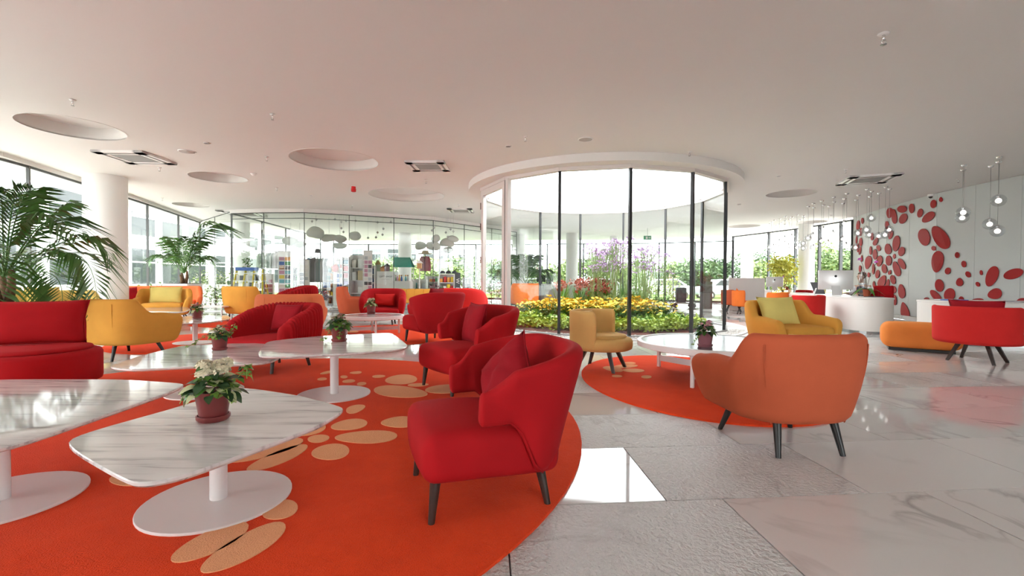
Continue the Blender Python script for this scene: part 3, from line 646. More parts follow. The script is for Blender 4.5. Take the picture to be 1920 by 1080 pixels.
Z2 = .41; tp = roundpoly([P(352,719,Z2).to_2d(), P(318,735,Z2).to_2d(), P(0,846,Z2).to_2d(), Vector((-2.45,1.62)), Vector((-3.15,1.75)), Vector((-3.75,2.5)), Vector((-3.7,3.05)), P(20,711,Z2).to_2d(), P(230,711,Z2).to_2d()], 3)
pedestal_table('marble table at the left edge cut by the frame', tp, Z2, P(0, 946), (.325, .325, 0))
Z3 = .375; tp = topfrom([(200,688),(262,667),(340,648),(428,644),(505,643),(528,670),(500,680),(360,687),(245,693)], Z3, 3)
pedestal_table('marble table behind the near one, partly under its neighbour', tp, Z3, P(385, 738), (.325, .325, 0))
Z4 = .47; tp = topfrom([(478,670),(497,640),(596,630),(700,625),(735,624),(768,649),(745,656),(620,664)], Z4, 3)
pedestal_table('marble table with a slim white column in the middle of the rug', tp, Z4, P(627, 743), (.325, .325, 0))
Z5 = .41; tp = topfrom([(300,606),(342,607),(390,604),(432,598),(430,592),(380,591),(330,594)], Z5, 3)
pedestal_table('small marble table behind the mustard armchair on the left', tp, Z5, P(366, 645), (.34, .26, 0))
tp = topfrom([(262,583),(275,587),(345,585),(358,579),(348,575.5),(272,575.5)], Z5, 2)
pedestal_table('far marble table in front of the far mustard armchair', tp, Z5, P(312, 612.5), (.3, .2, 0), rcol=.03)
def round_table(label, c, R_, z, topm, legs, rim=WHITE):
    t = thing('round_coffee_table', label, 'table', (c.x, c.y, 0), 0, 'round coffee tables')
    m = MB(); m.lathe([(R_-.03, z-.07), (R_, z-.06), (R_, z-.005), (R_-.006, z), (R_-.045, z), (R_-.05, z-.006)], n=64, cap=False); obj('rim', m, rim, t, auto=40)
    obj('table_top', MB().lathe([(.01, z-.025), (R_-.04, z-.025), (R_-.045, z-.006), (.01, z-.006)], n=64, cap=False), topm, t, auto=40)
    ft = []
    for a in legs:
        x, y = (R_-.10)*math.cos(a), (R_-.10)*math.sin(a); ft.append(Vector((x, y, 0))); obj('leg', MB().box((x, y, (z-.05+.018)/2), (.035, .035, z-.05-.018+.0), a), rim, t, smooth=False, bevel=.003)
    for f_ in ft:
        a = math.atan2(f_.y, f_.x); mm = MB(); p0 = f_*1.0+Vector((0, 0, .13)); p1 = Vector((0, 0, .13)); mm.box((p0+p1)/2, ((p0-p1).length, .018, .07), a); obj('stretcher', mm, rim, t, smooth=False)
    return t
c7 = Vector((2.28, 5.22, 0)); lg = [math.atan2(*( (P(1285.5,738)-c7).to_2d().yx )), math.atan2(*((P(1237,690)-c7).to_2d().yx)), D2(45), D2(-20)]
round_table('round grey marble table with white frame in front of the court', c7, .82, .42, GREYM, lg)
c6t = Vector((XY(700, 9.15), 9.15, 0)); round_table('white round table between the orange and red armchairs', c6t, .60, .40, TABLEM, [D2(-68), D2(20), D2(110), D2(200)])
# small side tables glimpsed far left
for px, py, w_, lab in ((397, 577, .42, 'low white side table between the far mustard armchairs'), ):
    c = P(px, 604); t = thing('side_table', lab, 'table', (c.x, c.y, 0), 0); obj('table_top', MB().box((0, 0, .40), (w_*2, .5, .03)), WHITE, t, smooth=False)
    for sx in (-1, 1):
        for sy in (-1, 1): obj('leg', MB().box((sx*w_*.9, sy*.2, .19), (.03, .03, .38)), GREYMET, t, smooth=False)
# ================================================================== potted plants
def leafmesh(name, L, W, m, n=5, curl=.35, lobes=False):
    b = MB(); vs = []
    for i in range(n+1):
        s = i/n; wd = W/2*math.sin(pi*min(1, s*.93+.05))**.8*(1+(.35*math.cos(6*pi*s) if lobes else 0)); y = L*s; z = -curl*L*s*s+.10*L*math.sin(pi*s)
        vs += [(-wd, y, z+.18*wd), (0, y, z), (wd, y, z+.18*wd)]
    fs = []
    for i in range(n):
        for k in (0, 1): a = i*3+k; fs.append((a, a+1, a+4, a+3))
    b.add(vs, fs); return b.mesh(name, m)
LM = {'big': leafmesh('leaf', .066, .046, LEAFD), 'var': leafmesh('leaf', .058, .040, LEAFV, curl=.5), 'mid': leafmesh('leaf', .056, .036, LEAFM), 'ivy': leafmesh('leaf', .042, .042, IVY, lobes=True)}
def flowermesh(m, r=.014, n=14, spread=.035, seed=0):
    b = MB(); q = random.Random(seed)
    for i in range(n):
        d = Vector((q.gauss(0, 1), q.gauss(0, 1), abs(q.gauss(0, 1))+.2)).normalized(); c = d*spread
        a = d.orthogonal().normalized(); e = d.cross(a)
        for k in range(4):
            th = k*pi/2+q.random(); p = a*math.cos(th)+e*math.sin(th); s = e*math.cos(th)-a*math.sin(th)
            b.quad(c, c+p*r*.6+s*r*.5+d*.002, c+p*r*1.2+d*.004, c+p*r*.6-s*r*.5+d*.002)
    return b.mesh('flower_cluster', m, False)
FM = {'cream': flowermesh(CREAMFL, .016, 20, .034, 1), 'pink': flowermesh(PINKFL, .013, 16, .028, 2), 'bronze': flowermesh(BROWNFL, .014, 16, .03, 3)}
def potted(loc, label, fl, seed, nl=46, pm=TERRA, sc=1.0, vines=(), kinds=('big','var','mid','ivy'), fh=.11, h=.14, spread=1.0, nf=7):
    q = random.Random(seed); t = thing('potted_plant', label, 'plant', loc, q.uniform(0, 6), 'potted flowering plants'); t.scale = (sc,)*3
    b = MB(); b.lathe([(.001, .0), (.060, .0), (.070, .012), (.0705, .026), (.064, .028), (.063, .018), (.056, .012), (.001, .012)], n=28, cap=False); obj('saucer', b, pm, t, auto=40)
    b = MB(); b.lathe([(.001, .012), (.053, .012), (.060, .03), (.0755, h-.004), (.077, h), (.071, h), (.068, h-.02), (.001, h-.02)], n=28, cap=False); p = obj('pot', b, pm, t, auto=40)
    obj('soil', MB().lathe([(.068, h-.022), (.04, h-.014), (.001, h-.012)], n=18, cap=False), SOIL, t)
    for i in range(int(nl*1.5)):
        a = q.uniform(0, 2*pi); k = q.random(); kd = kinds[q.randrange(len(kinds))]
        o = link('leaf', LM[kd], t); rr = .015+.055*k*spread
        o.location = (rr*math.cos(a), rr*math.sin(a), h-.012+(1-k)*.105*q.uniform(.4, 1.2)); o.rotation_euler = (q.uniform(.1, .9)-.65*k, q.uniform(-.3, .3), a-pi/2); o.scale = (q.uniform(.75, 1.25),)*3
    for i in range(nf):
        a = q.uniform(0, 2*pi); rr = .052*math.sqrt(q.random())*spread; o = link('flower_cluster', FM[fl], t); o.location = (rr*math.cos(a), rr*math.sin(a), h+fh*q.uniform(.45, .85)); o.scale = (q.uniform(.55, .9),)*3; o.rotation_euler = (0, 0, a)
    for vi, vn in enumerate(vines):
        pts = [Vector(x) for x in vn]; pts = [Matrix.Rotation(-t.rotation_euler.z, 3, 'Z') @ x for x in pts]; fine = []
        for a_, b_ in zip(pts, pts[1:]): fine += [a_.lerp(b_, j/4) for j in range(4)]
        vo = obj('vine', MB().tube(fine+[pts[-1]], .0022, 5), STEM, t)
        for j, p_ in enumerate(fine[2:]):
            o = link('leaf', LM['ivy'], vo); o.location = p_; o.rotation_euler = (q.uniform(-.6, .4), q.uniform(-.4, .4), q.uniform(0, 6.28)); o.scale = (q.uniform(.7, 1.05),)*3
    return t
def ontop(px, py, z): q = P(px, py, z); return (q.x, q.y, z)
potted(ontop(400, 787, Z1), 'large flowering plant in a plum pot on the near marble table', 'cream', 21, 70, sc=1.04, nf=15, fh=.14, spread=1.15, vines=[[(.05,.03,.14),(.10,.02,.19),(.155,.0,.25),(.165,-.01,.26),(.17,-.02,.20)], [(.04,-.05,.14),(.10,-.06,.16),(.12,-.07,.10)], [(-.05,-.02,.14),(-.10,-.04,.15),(-.115,-.06,.09)]])
potted(ontop(412, 656, Z3), 'plant with trailing vine in a plum pot on the second marble table', 'cream', 22, 50, kinds=('big','var','ivy','big'), nf=3, vines=[[(.05,.0,.14),(.10,.0,.17),(.14,0,.22),(.16,0,.27)], [(-.05,-.02,.14),(-.13,-.03,.15),(-.21,-.05,.09),(-.29,-.06,.03)]])
potted(ontop(636, 640, Z4), 'bushy bronze and green plant in a plum pot on the middle table', 'bronze', 23, 60, kinds=('big','mid','mid','ivy'), sc=1.1, vines=[[(.03,-.06,.14),(.04,-.08,.09),(.03,-.09,.04)], [(-.05,-.03,.13),(-.10,-.05,.05),(-.15,-.06,.012)]])
potted(ontop(370, 597, Z5), 'potted plant on the small marble table at the left', 'pink', 24, 46, sc=1.05, kinds=('mid','var','mid'))
potted(ontop(696, 588, .40), 'potted white flowering plant on the white round table', 'cream', 25, 46, sc=1.25, kinds=('mid','var','mid'))
potted(ontop(1322, 650, .414), 'pink flowering plant in a mauve pot on the round grey table', 'pink', 26, 50, pm=mat('mauve_pot', (.30, .11, .13), .5), sc=1.08, kinds=('mid','big','mid'), vines=[[(-.05,-.02,.13),(-.10,-.03,.07),(-.15,-.04,.02)]])
# ================================================================== palms
def frondmesh(L, nl, droop, m=PALM, seed=0, ll=.5, rise=.9):
    q = random.Random(seed); b = MB(); pts = []; n = 14
    for i in range(n+1):
        s = i/n; pts.append(Vector((0, L*math.sin(s*1.15)*.92, L*(rise*s-droop*s*s*s))))
    b.tube(pts, [.014*(1-.8*i/n) for i in range(n+1)], 5)
    for i in range(nl):
        s = .25+.75*i/(nl-1); f = s*n; k = min(n-1, int(f)); p = pts[k].lerp(pts[k+1], f-k); d = (pts[k+1]-pts[k]).normalized()
        length = L*ll*math.sin(pi*(.12+.8*(s-.25)/.75))*.85+.05
        for sd in (-1, 1):
            out = (Vector((sd, 0, 0))*.85+d*.62+Vector((0, 0, .12+q.uniform(-.12, .12)))).normalized(); wv = d.cross(out).cross(out).normalized()*-1; wd = .021*L/1.2
            dr = q.uniform(.4, .8); a = p; m1 = p+out*length*.5+Vector((0, 0, -dr*.10*length)); e = p+out*length+Vector((0, 0, -dr*length*.8))
            b.add([a, m1+d*wd, m1-d*wd, e], [(0, 1, 3, 2)])
    me = b.mesh('frond', m); return me
FR = [frondmesh(1.45, 26, .75, seed=1), frondmesh(1.25, 24, .35, seed=2), frondmesh(1.6, 28, 1.05, seed=3)]
def palm(loc, label, base_h, fronds, sc=1.0, trunk=.35, planter=None, name='potted_palm', pm=WHITE):
    t = thing(name, label, 'palm', loc, 0, 'potted palms')
    wd = planter or .6
    obj('planter', MB().box((0, 0, base_h/2), (wd, wd, base_h)), pm, t, smooth=False, bevel=.01); obj('soil', MB().box((0, 0, base_h+.004), (wd-.06, wd-.06, .02)), SOIL, t, smooth=False)
    for k, (dx, dy, tl) in enumerate(((.05, .0, 1.0), (-.07, .05, .85), (.0, -.08, .7))):
        obj('trunk', MB().tube([(dx, dy, base_h), (dx*1.5+.02, dy*1.5, base_h+trunk*tl*.5), (dx*2, dy*2, base_h+trunk*tl)], [.055, .045, .03], 8), BARK, t)
    for (k, az, tilt, s) in fronds:
        o = link('frond', FR[k], t, (0, 0, base_h+trunk*.8)); o.rotation_euler = (D2(tilt), 0, D2(az)); o.scale = (s*sc,)*3
    return t
q = random.Random(5)
pf = [(2,-84,-10,1.0),(2,-100,-30,.92),(0,-66,2,1.05),(1,-40,24,1.1),(1,-122,26,1.1),(0,-150,-4,.95),(0,170,4,1.0),(1,140,30,1.1),(0,100,6,1.0),(1,50,34,1.1),(0,20,-4,.9),(1,-84,40,1.1),(0,-92,18,1.05),(2,-135,-12,.9)]
palm((XY(8, 6.05), 6.05, 0), 'large leafy palm in a white planter at the left edge', .76, pf, .88, .45, .62)
palm((XY(345, 14.4), 14.4, 0), 'upright palm in a white planter by the left windows', .95, [(1, a, 30+10*math.sin(a), .92) for a in range(0, 360, 40)]+[(0, a, 10, .75) for a in range(20, 380, 60)]+[(0, -80, 34, 1.5)], 1.0, .4, .7)
palm((XY(985, 21.5), 21.5, 0), 'palm seen through the glass court beside a column', .5, [(1, a, 30, 1.2) for a in range(0, 360, 36)]+[(0, a, 5, 1.1) for a in range(20, 380, 45)], 1.0, .5, .5, pm=GREYMET)
# ================================================================== ceiling fittings
def cassette(px, py, w_, rz, label, mats=WHITE):
    c = P(px, py, CZ); t = thing('air_conditioner', label, 'air conditioner', (c.x, c.y, CZ), rz, 'ceiling cassette units')
    b = MB()
    for i in range(4):
        a = i*pi/2; b.box(Matrix.Rotation(a, 3, 'Z') @ Vector((w_*.40, 0, -.02)), (w_*.2, w_, .04), a)
    obj('frame', b, WHITE, t, smooth=False, bevel=.004)
    for i in range(4):
        a = i*pi/2; obj('air_slot', MB().box(Matrix.Rotation(a, 3, 'Z') @ Vector((w_*.40, 0, -.041)), (w_*.045, w_*.62, .008), a), mat('slot_shadow', (.25, .24, .23), .8), t, smooth=False)
    obj('grille_panel', MB().box((0, 0, -.022), (w_*.6, w_*.6, .01)), mat('grille_grey', (.16, .15, .14), .8), t, smooth=False)
    for i in range(11): obj('slat', MB().box((0, -w_*.27+w_*.54*i/10, -.034), (w_*.58, .014, .014)), mat('slat_grey', (.42, .40, .38), .6), t, smooth=False)
    return t
cassette(255, 294, .95, D2(2), 'square ceiling air unit near the left column')
cassette(803, 310, .80, D2(-2), 'square ceiling air unit left of the round court')
cassette(1627, 335, 1.0, D2(-20), 'square ceiling air unit above the reception on the right')
cassette(864, 394, .85, 0, 'small ceiling air unit above the shop corner')
cassette(455, 399, 1.3, D2(12), 'ceiling air unit at the left end of the shop front')
def sprinkler(px, py, label, s=1.0):
    c = P(px, py, CZ); t = thing('sprinkler', label, 'sprinkler', (c.x, c.y, CZ), 0, 'ceiling sprinklers'); t.scale = (s,)*3
    obj('escutcheon', MB().lathe([(.001, -.012), (.03, -.012), (.04, 0), (.001, 0)], n=16, cap=False), WHITE, t); obj('stem', MB().cyl((0, 0, -.01), (0, 0, -.05), .009), CHROME, t)
    b = MB(); b.tube([(-.014, 0, -.045), (-.016, 0, -.06), (-.008, 0, -.078), (0, 0, -.08), (.008, 0, -.078), (.016, 0, -.06), (.014, 0, -.045)], .003, 5); obj('yoke', b, CHROME, t); obj('deflector', MB().cyl((0, 0, -.08), (0, 0, -.084), .02, n=14), GREYMET, t)
for px, py, l in ((136,187,'above the largest left recess'),(511,214,'in the middle of the left ceiling'),(500,294,'left of the centre recess'),(299,314,'beside the left air unit'),(519,352,'below the small left recess'),(304,371,'beside the left windows'),(985,256,'above the court ring on its left'),(1293,284,'above the court ring on its right'),(1586,317,'beside the reception air unit'),(1797,336,'left of the near hanging lamps'),(799,337,'beside the centre air unit'),(860,383,'by the shop corner air unit'),(660,385,'in front of the shop')):
    sprinkler(px, py, 'small ceiling sprinkler '+l)
c = P(1657, 66, CZ); sprinkler(1657, 63, 'nearest ceiling sprinkler on a round plate at upper right', 1.3)
def puck(px, py, r, label, name, cat, m, grp, d=.015, inner=None):
    c = P(px, py, CZ); t = thing(name, label, cat, (c.x, c.y, CZ), 0, grp)
    obj('ring', MB().lathe([(r*.86, -d*.6), (r*.92, -d), (r, -d*.5), (r, 0), (r*.86, 0)], n=28, cap=False), WHITE, t); obj('face', MB().lathe([(.001, -d*.5), (r*.86, -d*.55), (r*.88, -d*.2)], n=28, cap=False), inner or m, t)
SPK = mat('speaker_mesh', (.50, .46, .44), .8, bump=.5, bscale=400)
puck(351, 284, .15, 'round ceiling loudspeaker beside the left air unit', 'ceiling_speaker', 'speaker', SPK, 'ceiling speakers'); puck(1098, 261, .13, 'round ceiling loudspeaker above the court', 'ceiling_speaker', 'speaker', SPK, 'ceiling speakers')
LAMPD = mat('dark_lamp_cup', (.10, .09, .09), .3)
for px, py, l in ((388,268,'above the left loudspeaker'),(953,274,'left of the court ring'),(1460,330,'above the right recess'),(1386,383,'right of the court'),(583,366,'under the centre recess')): puck(px, py, .055, 'small round ceiling downlight '+l, 'downlight', 'downlight', LAMPD, 'ceiling downlights')
for px, py, l in ((475,325,'between the left recesses'),(1558,403,'above the far pendant lamps')):
    c = P(px, py, CZ); t = thing('smoke_detector', 'white smoke detector '+l, 'smoke detector', (c.x, c.y, CZ), 0, 'smoke detectors'); obj('base', MB().cyl((0, 0, -.02), (0, 0, 0), .065, n=20), WHITE, t, auto=40); obj('sensor_head', MB().lathe([(.001, -.055), (.03, -.05), (.05, -.03), (.05, -.018)], n=20, cap=False), WHITE, t)
c = P(663, 350, CZ); t = thing('fire_alarm', 'red fire alarm sounder on the ceiling', 'alarm', (c.x, c.y, CZ)); RA = mat('alarm_red', (.6, .01, .015), .35); obj('base', MB().cyl((0, 0, -.04), (0, 0, 0), .055, n=20), RA, t, auto=40); obj('horn', MB().lathe([(.05, -.04), (.065, -.06), (.06, -.13), (.03, -.14), (.001, -.14)], n=20, cap=False), RA, t, auto=50)
c = P(1752, 366, CZ-.02); t = thing('dome_camera', 'dark dome camera at the top of the reception wall', 'camera', (c.x-.1, c.y, CZ)); obj('housing', MB().lathe([(.06, -.06), (.07, -.05), (.07, 0)], n=20, cap=False), WHITE, t); obj('dome', MB().sphere((0, 0, -.055), .052, 16, 8), BLACK, t)
# ================================================================== glass ball pendants
def balllight(can, ball, Rb, label, grp):
    c = P(*can, CZ); zb = S(ball[0], ball[1], c.y).z
    t = thing('pendant_lamp', label, 'lamp', (c.x, c.y, CZ), 0, grp)
    obj('canopy', MB().lathe([(.001, -.035), (.03, -.033), (.045, -.018), (.05, 0)], n=16, cap=False), CHROME, t)
    obj('cable', MB().cyl((0, 0, zb-CZ+Rb), (0, 0, -.03), .0035, n=5), GREYMET, t)
    gl = obj('glass_ball', MB().sphere((0, 0, zb-CZ), Rb, 20, 12), BALL, t)
    obj('socket', MB().cyl((0, 0, zb-CZ+Rb*.35), (0, 0, zb-CZ+Rb*1.06), Rb*.22, n=10), CHROME, t)
    obj('bulb', MB().sphere((0, 0, zb-CZ-Rb*.05), Rb*.42, 12, 8), mat('lit_bulb', (1, 1, 1), .3, emit=(1, .94, .86), estr=.9), t)
NEAR = [((1808,309),(1806,398),'leftmost near glass ball pendant over the right desk, upper one'),((1806,318),(1805,408),'leftmost near glass ball pendant over the right desk, lower one'),((1858,311),(1856,420),'middle near glass ball pendant over the right desk'),((1874,294),(1870,376),'highest near glass ball pendant at the right edge'),((1873,303),(1868,433),'lowest near glass ball pendant at the right edge')]
for a, b, l in NEAR: balllight(a, b, .115, l, 'near pendants over the right desk')
FAR = [(525,567,850),(551,545,893),(578,525,838),(603,587,833),(645,505,782),(643,568,850),(672,551,850),(713,481,740),(711,530,805),(710,573,900),(757,511,832),(765,556,868),(793,487,720),(853,462,852),(861,537,790),(891,516,822),(932,470,800),(933,494,860),(990,362,740),(1051,326,712),(1055,375,850),(1150,294,772),(1173,344,635),(1233,357,795),(1290,250,685),(1297,307,705),(1418,268,565),(1403,324,750),(1450,206,830),(1587,225,680),(1562,283,850),(1690,155,640),(1745,180,500),(1722,242,700),(1835,203,715),(1912,127,700),(1960,150,640)]
ordn = lambda i: '%d%s' % (i, 'th' if 10 < i % 100 < 14 else {1: 'st', 2: 'nd', 3: 'rd'}.get(i % 10, 'th'))
for i, (x, y, yb) in enumerate(sorted(FAR)):
    X_, Y_ = 1360+x/6.353, 330+y/6.353; balllight((X_, Y_), (X_, 330+yb/6.353), .10, 'glass ball pendant over the long desk, %s from the windows' % ordn(i+1), 'glass ball pendants over the long desk')
# ================================================================== red pebbles on the reception wall
def wallhit(px, py, off=.022):
    k = ray(px, py); best = None
    for a, b in zip(WR, WR[1:]):
        a, b = Vector(a), Vector(b); d = (b-a).normalized(); nn = Vector((-d.y, d.x)); a2 = a+nn*off; b2 = b+nn*off
        den = k.x*nn.x+k.y*nn.y
        if abs(den) < 1e-6: continue
        t_ = a2.dot(nn)/den; q_ = Vector((k.x*t_, k.y*t_)); s = (q_-a2).dot(d)
        if t_ > 0 and -.03 <= s <= (b2-a2).length+.03: best = Vector((q_.x, q_.y, EYE+k.z*t_)); nrm = nn; break
    return best, (Vector((nrm.x, nrm.y, 0)) if best else None)
PEB = [(105,324,18,44,0,0),(73,360,22,80,5,.1),(94,404,18,62,5,0),(61,462,12,60,3,0),(93,477,22,62,0,0),(72,520,14,66,0,0),(87,540,16,62,8,0),(100,597,12,50,0,0),(88,672,18,52,0,0),(176,438,20,56,5,0),(201,474,30,62,25,-.3),(164,540,18,62,0,0),(222,522,28,44,-15,.1),(196,568,32,76,0,0),(146,626,46,98,12,.25),(228,615,42,80,12,0),(290,528,48,78,-8,-.15),(295,612,44,74,0,0),(349,488,52,116,8,.1),(388,546,46,70,15,0),(336,581,20,34,0,0),(390,636,42,88,-30,0),(263,670,38,68,-10,-.1),(352,672,48,114,-18,-.1),(184,672,18,80,0,0),(214,710,30,62,8,0),(302,698,20,34,20,0),(247,760,52,92,25,-.25),(326,750,38,68,-15,0),(285,790,26,90,12,0),(320,822,60,60,0,-.15),(388,834,50,104,-8,-.2),(330,895,48,84,-20,.35),(272,918,44,90,-5,-.15),(410,975,58,128,-12,-.4),(150,715,18,36,0,0),(126,710,10,26,0,0),(188,785,18,50,0,0),(302,268,46,76,8,.2),(335,293,38,106,-5,-.2),(392,240,70,52,0,0),(400,308,54,80,30,0),(461,235,40,70,0,.1),(522,268,38,66,15,0),(582,298,58,108,52,.1),(619,202,44,62,10,0),(673,169,26,36,0,-.3),(283,358,32,64,-5,0),(307,425,36,66,10,.2),(552,443,84,126,-12,.1),(670,444,100,190,-34,-.15),(621,523,32,36,-30,0),(648,620,86,158,8,.15),(723,687,42,50,20,0),(791,572,34,44,0,0),(839,637,36,48,-10,0),(870,712,36,48,-35,0),(808,767,50,60,0,-.2),(965,699,22,36,-8,0),(940,783,28,38,-35,0),(662,792,64,92,-8,0),(637,868,50,112,-43,0),(736,858,80,96,18,-.05),(570,908,50,62,0,0),(820,895,38,48,0,0),(930,908,44,110,80,0),(1042,726,84,156,22,.1),(1062,853,76,104,75,.2),(1055,935,80,46,0,0),(1198,708,72,148,74,0),(1265,920,100,76,0,0)]
PR = mat('red_pebble_lacquer', (.36, .011, .013), .55, spec=.25)
peb = []
for (x, y, w_, h_, a, tp) in PEB:
    X_, Y_ = 1590+x/3.858, 330+y/3.858; ax = math.radians(-a); pts = []
    for i in range(26):
        th = 2*pi*i/26; ex, ey = w_/2/3.858*math.cos(th), h_/2/3.858*math.sin(th); ex *= 1+tp*(ey/(h_/2/3.858))*-1
        q_, n_ = wallhit(X_+ex*math.cos(ax)+ey*math.sin(ax)*1, Y_-ex*math.sin(ax)*-1*-1+ey*math.cos(ax))
        if q_ is None: break
        pts.append((q_, n_))
    if len(pts) == 26: peb.append((x, y, w_*h_, h_/w_, pts))
grpn = lambda x, y: 'next to the windows' if x < 130 else 'in the left trail' if x < 240 else 'in the arch near the ceiling' if y < 430 and x < 700 else 'in the big flower' if x < 440 else 'in the middle trail' if x < 760 else 'in the right cluster'
cnt = {}
for x, y, ar, asp, pts in sorted(peb, key=lambda k: k[1]):
    g = grpn(x, y); cnt[g] = cnt.get(g, 0)+1
    shp = 'round' if asp < 1.25 else 'oval' if asp < 1.8 else 'long'
    b = MB(); n = len(pts); b.add([q_ for q_, _ in pts]+[q_+n_*.009 for q_, n_ in pts], [tuple(range(n-1, -1, -1)), tuple(range(n, 2*n))]+[(i, (i+1) % n, n+(i+1) % n, n+i) for i in range(n)])
    tag(obj('wall_pebble', b, PR, smooth=False, bevel=.002), '%s red pebble on the reception wall, %s from top %s' % (shp, ordn(cnt[g]), g), 'wall pebble', 'red wall pebbles')
# ================================================================== reception desks
DW = mat('desk_white', (.78, .73, .69), .35)
def desk(label, line, wd, z, name='reception_desk', open_back=False):
    pts = [Vector(p) for p in line]; L_, R2 = [], []
    for i, p in enumerate(pts):
        d = (pts[min(i+1, len(pts)-1)]-pts[max(i-1, 0)]).normalized(); n = Vector((-d.y, d.x)); L_.append(p+n*wd/2); R2.append(p-n*wd/2)
    d0 = (pts[0]-pts[1]).normalized(); n0 = Vector((-d0.y, d0.x)); cap0 = [pts[0]+(n0*math.cos(a)*-1+d0*math.sin(a))*wd/2*-1*-1 for a in [pi*k/10 for k in range(1, 10)]]
    outl = L_[::-1]+[pts[0]+(Vector((-(pts[1]-pts[0]).y, (pts[1]-pts[0]).x)).normalized()*math.cos(a)-(pts[1]-pts[0]).normalized()*math.sin(a))*wd/2 for a in [pi*k/10 for k in range(1, 10)]]+R2
    t = thing(name, label, 'desk', (0, 0, 0)); n = len(outl)
    obj('plinth', MB().prism(inset([tuple(p) for p in outl], .96), 0, .07), GREYMET, t, smooth=False)
    obj('body', MB().prism([tuple(p) for p in outl], .06, z-.035), DW, t, auto=30)
    obj('worktop', MB().prism([tuple(p) for p in inset([tuple(p) for p in outl], 1.012)], z-.035, z), DW, t, auto=30, bevel=.006); return t
DZ = .77
desk('long curved white reception desk with a rounded near end', [(7.80, 10.0), (7.90, 11.1), (8.10, 12.3), (8.40, 13.4), (8.8, 14.4)], .82, DZ)
desk('white reception desk at the right edge behind the red drum chair', [(7.92, 8.40), (8.6, 8.2), (9.4, 7.7), (10.1, 7.0)], .75, .78)
desk('far white counter behind the orange reception chairs', [(8.6, 17.9), (9.4, 18.4), (10.2, 18.6)], .8, .78)
t = thing('white_screen', 'white screen panel above the far orange chairs', 'partition', (XY(1400, 17.3), 17.3, 0)); obj('panel', MB().box((0, 0, .62), (1.35, .06, 1.24)), WHITE, t, smooth=False, bevel=.01); obj('foot', MB().box((0, 0, .02), (1.2, .3, .04)), WHITE, t, smooth=False)
def computer(px, py, Y, rz, label, w_=.65, lap=False):
    c = S(px, py, Y); t = thing('desktop_computer', label, 'computer', (c.x, c.y, DZ), rz, 'desktop computers'); AL = mat('aluminium', (.72, .71, .71), .3, .4)
    sc_ = obj('screen_housing', rbox((w_, .035, w_*.66), .012, 2, 0, (0, 0, w_*.42+.08)), AL, t); obj('emblem', MB().sphere((0, .019, w_*.55+.08), .028, 10, 6, (1, .12, 1.05)), BLACK, sc_); obj('display', MB().box((0, -.019, w_*.46+.08), (w_*.95, .004, w_*.52)), BLACK, sc_, smooth=False)
    obj('stand', MB().box((0, .06, .12), (.18, .015, .26), 0, Matrix.Rotation(.3, 3, 'X')), AL, t, smooth=False); obj('foot', MB().box((0, .04, .006), (.19, .19, .012)), AL, t, smooth=False); return t
computer(1566, 555, 11.2, D2(158), 'large silver desktop computer seen from behind on the long desk', .72)
computer(1452, 545, 18.1, D2(160), 'silver desktop computer on the far counter', .6)
c = S(1533, 552, 12.3); t = thing('tablet', 'dark grey tablet leaning on its stand on the long desk', 'tablet', (c.x, c.y, DZ), D2(110)); obj('slab', MB().box((0, .0, .17), (.30, .012, .36), 0, Matrix.Rotation(-.5, 3, 'X')), mat('slate', (.10, .10, .11), .4), t, smooth=False, bevel=.004); obj('stand', MB().box((0, .1, .08), (.04, .01, .20), 0, Matrix.Rotation(.5, 3, 'X')), WHITE, t, smooth=False)
def orchid(px, py, Y, z, label, fc, s=1.0, leaves=5, hgt=.62):
    c = S(px, py, Y); t = thing('potted_orchid', label, 'plant', (c.x, c.y, z), 0, 'potted orchids'); t.scale = (s,)*3
    obj('pot', MB().lathe([(.001, 0), (.055, 0), (.075, .15), (.08, .16), (.07, .16), (.001, .14)], n=20, cap=False), CLAY, t, auto=40)
    for k in range(leaves):
        o = link('leaf', leafmesh('leaf', .26, .08, LEAFM, 6, .9), t, (0, 0, .15)); o.rotation_euler = (.35, 0, k*2*pi/leaves+.4)
    for k, (dx, dz) in enumerate(((.16, hgt), (-.12, hgt*1.1))[:2]):
        pts = [(0, 0, .15), (dx*.3, 0, .15+dz*.4), (dx*.8, 0, .15+dz*.8), (dx*1.3, 0, .15+dz*.95)]; obj('flower_stem', MB().tube(pts, .004, 5), mat('orchid_stem', (.14, .07, .08), .6), t)
        o = link('flower_cluster', flowermesh(fc, .03, 7, .04, 5), t, (dx*1.3, 0, .15+dz*.95))
orchid(1625, 559, 10.55, DZ, 'pink orchid in a clay pot at the near end of the long desk', MAGENTA, 1.05)
orchid(1476, 545, 17.5, .78, 'orchid in a clay pot on the far counter', MAGENTA, .9, hgt=.4)
c = S(1618, 555, 11.0); t = thing('vase', 'tall clear glass vase beside the pink orchid', 'vase', (XY(1618, 10.95), 10.95, DZ)); obj('body', MB().lathe([(.05, 0), (.07, .1), (.085, .3), (.06, .5), (.035, .58)], n=18, cap=False), BALL, t); obj('base', MB().cyl((0, 0, 0), (0, 0, .015), .055), BALL, t)
c = (XY(1636, 10.4), 10.35); t = thing('brochure', 'dark brochure lying at the near end of the long desk', 'brochure', (c[0], c[1], DZ), .3); obj('cover', MB().box((0, 0, .006), (.32, .22, .012)), mat('navy_cover', (.02, .025, .04), .4), t, smooth=False); obj('page_block', MB().box((0, .002, .003), (.31, .215, .006)), WHITE, t, smooth=False)
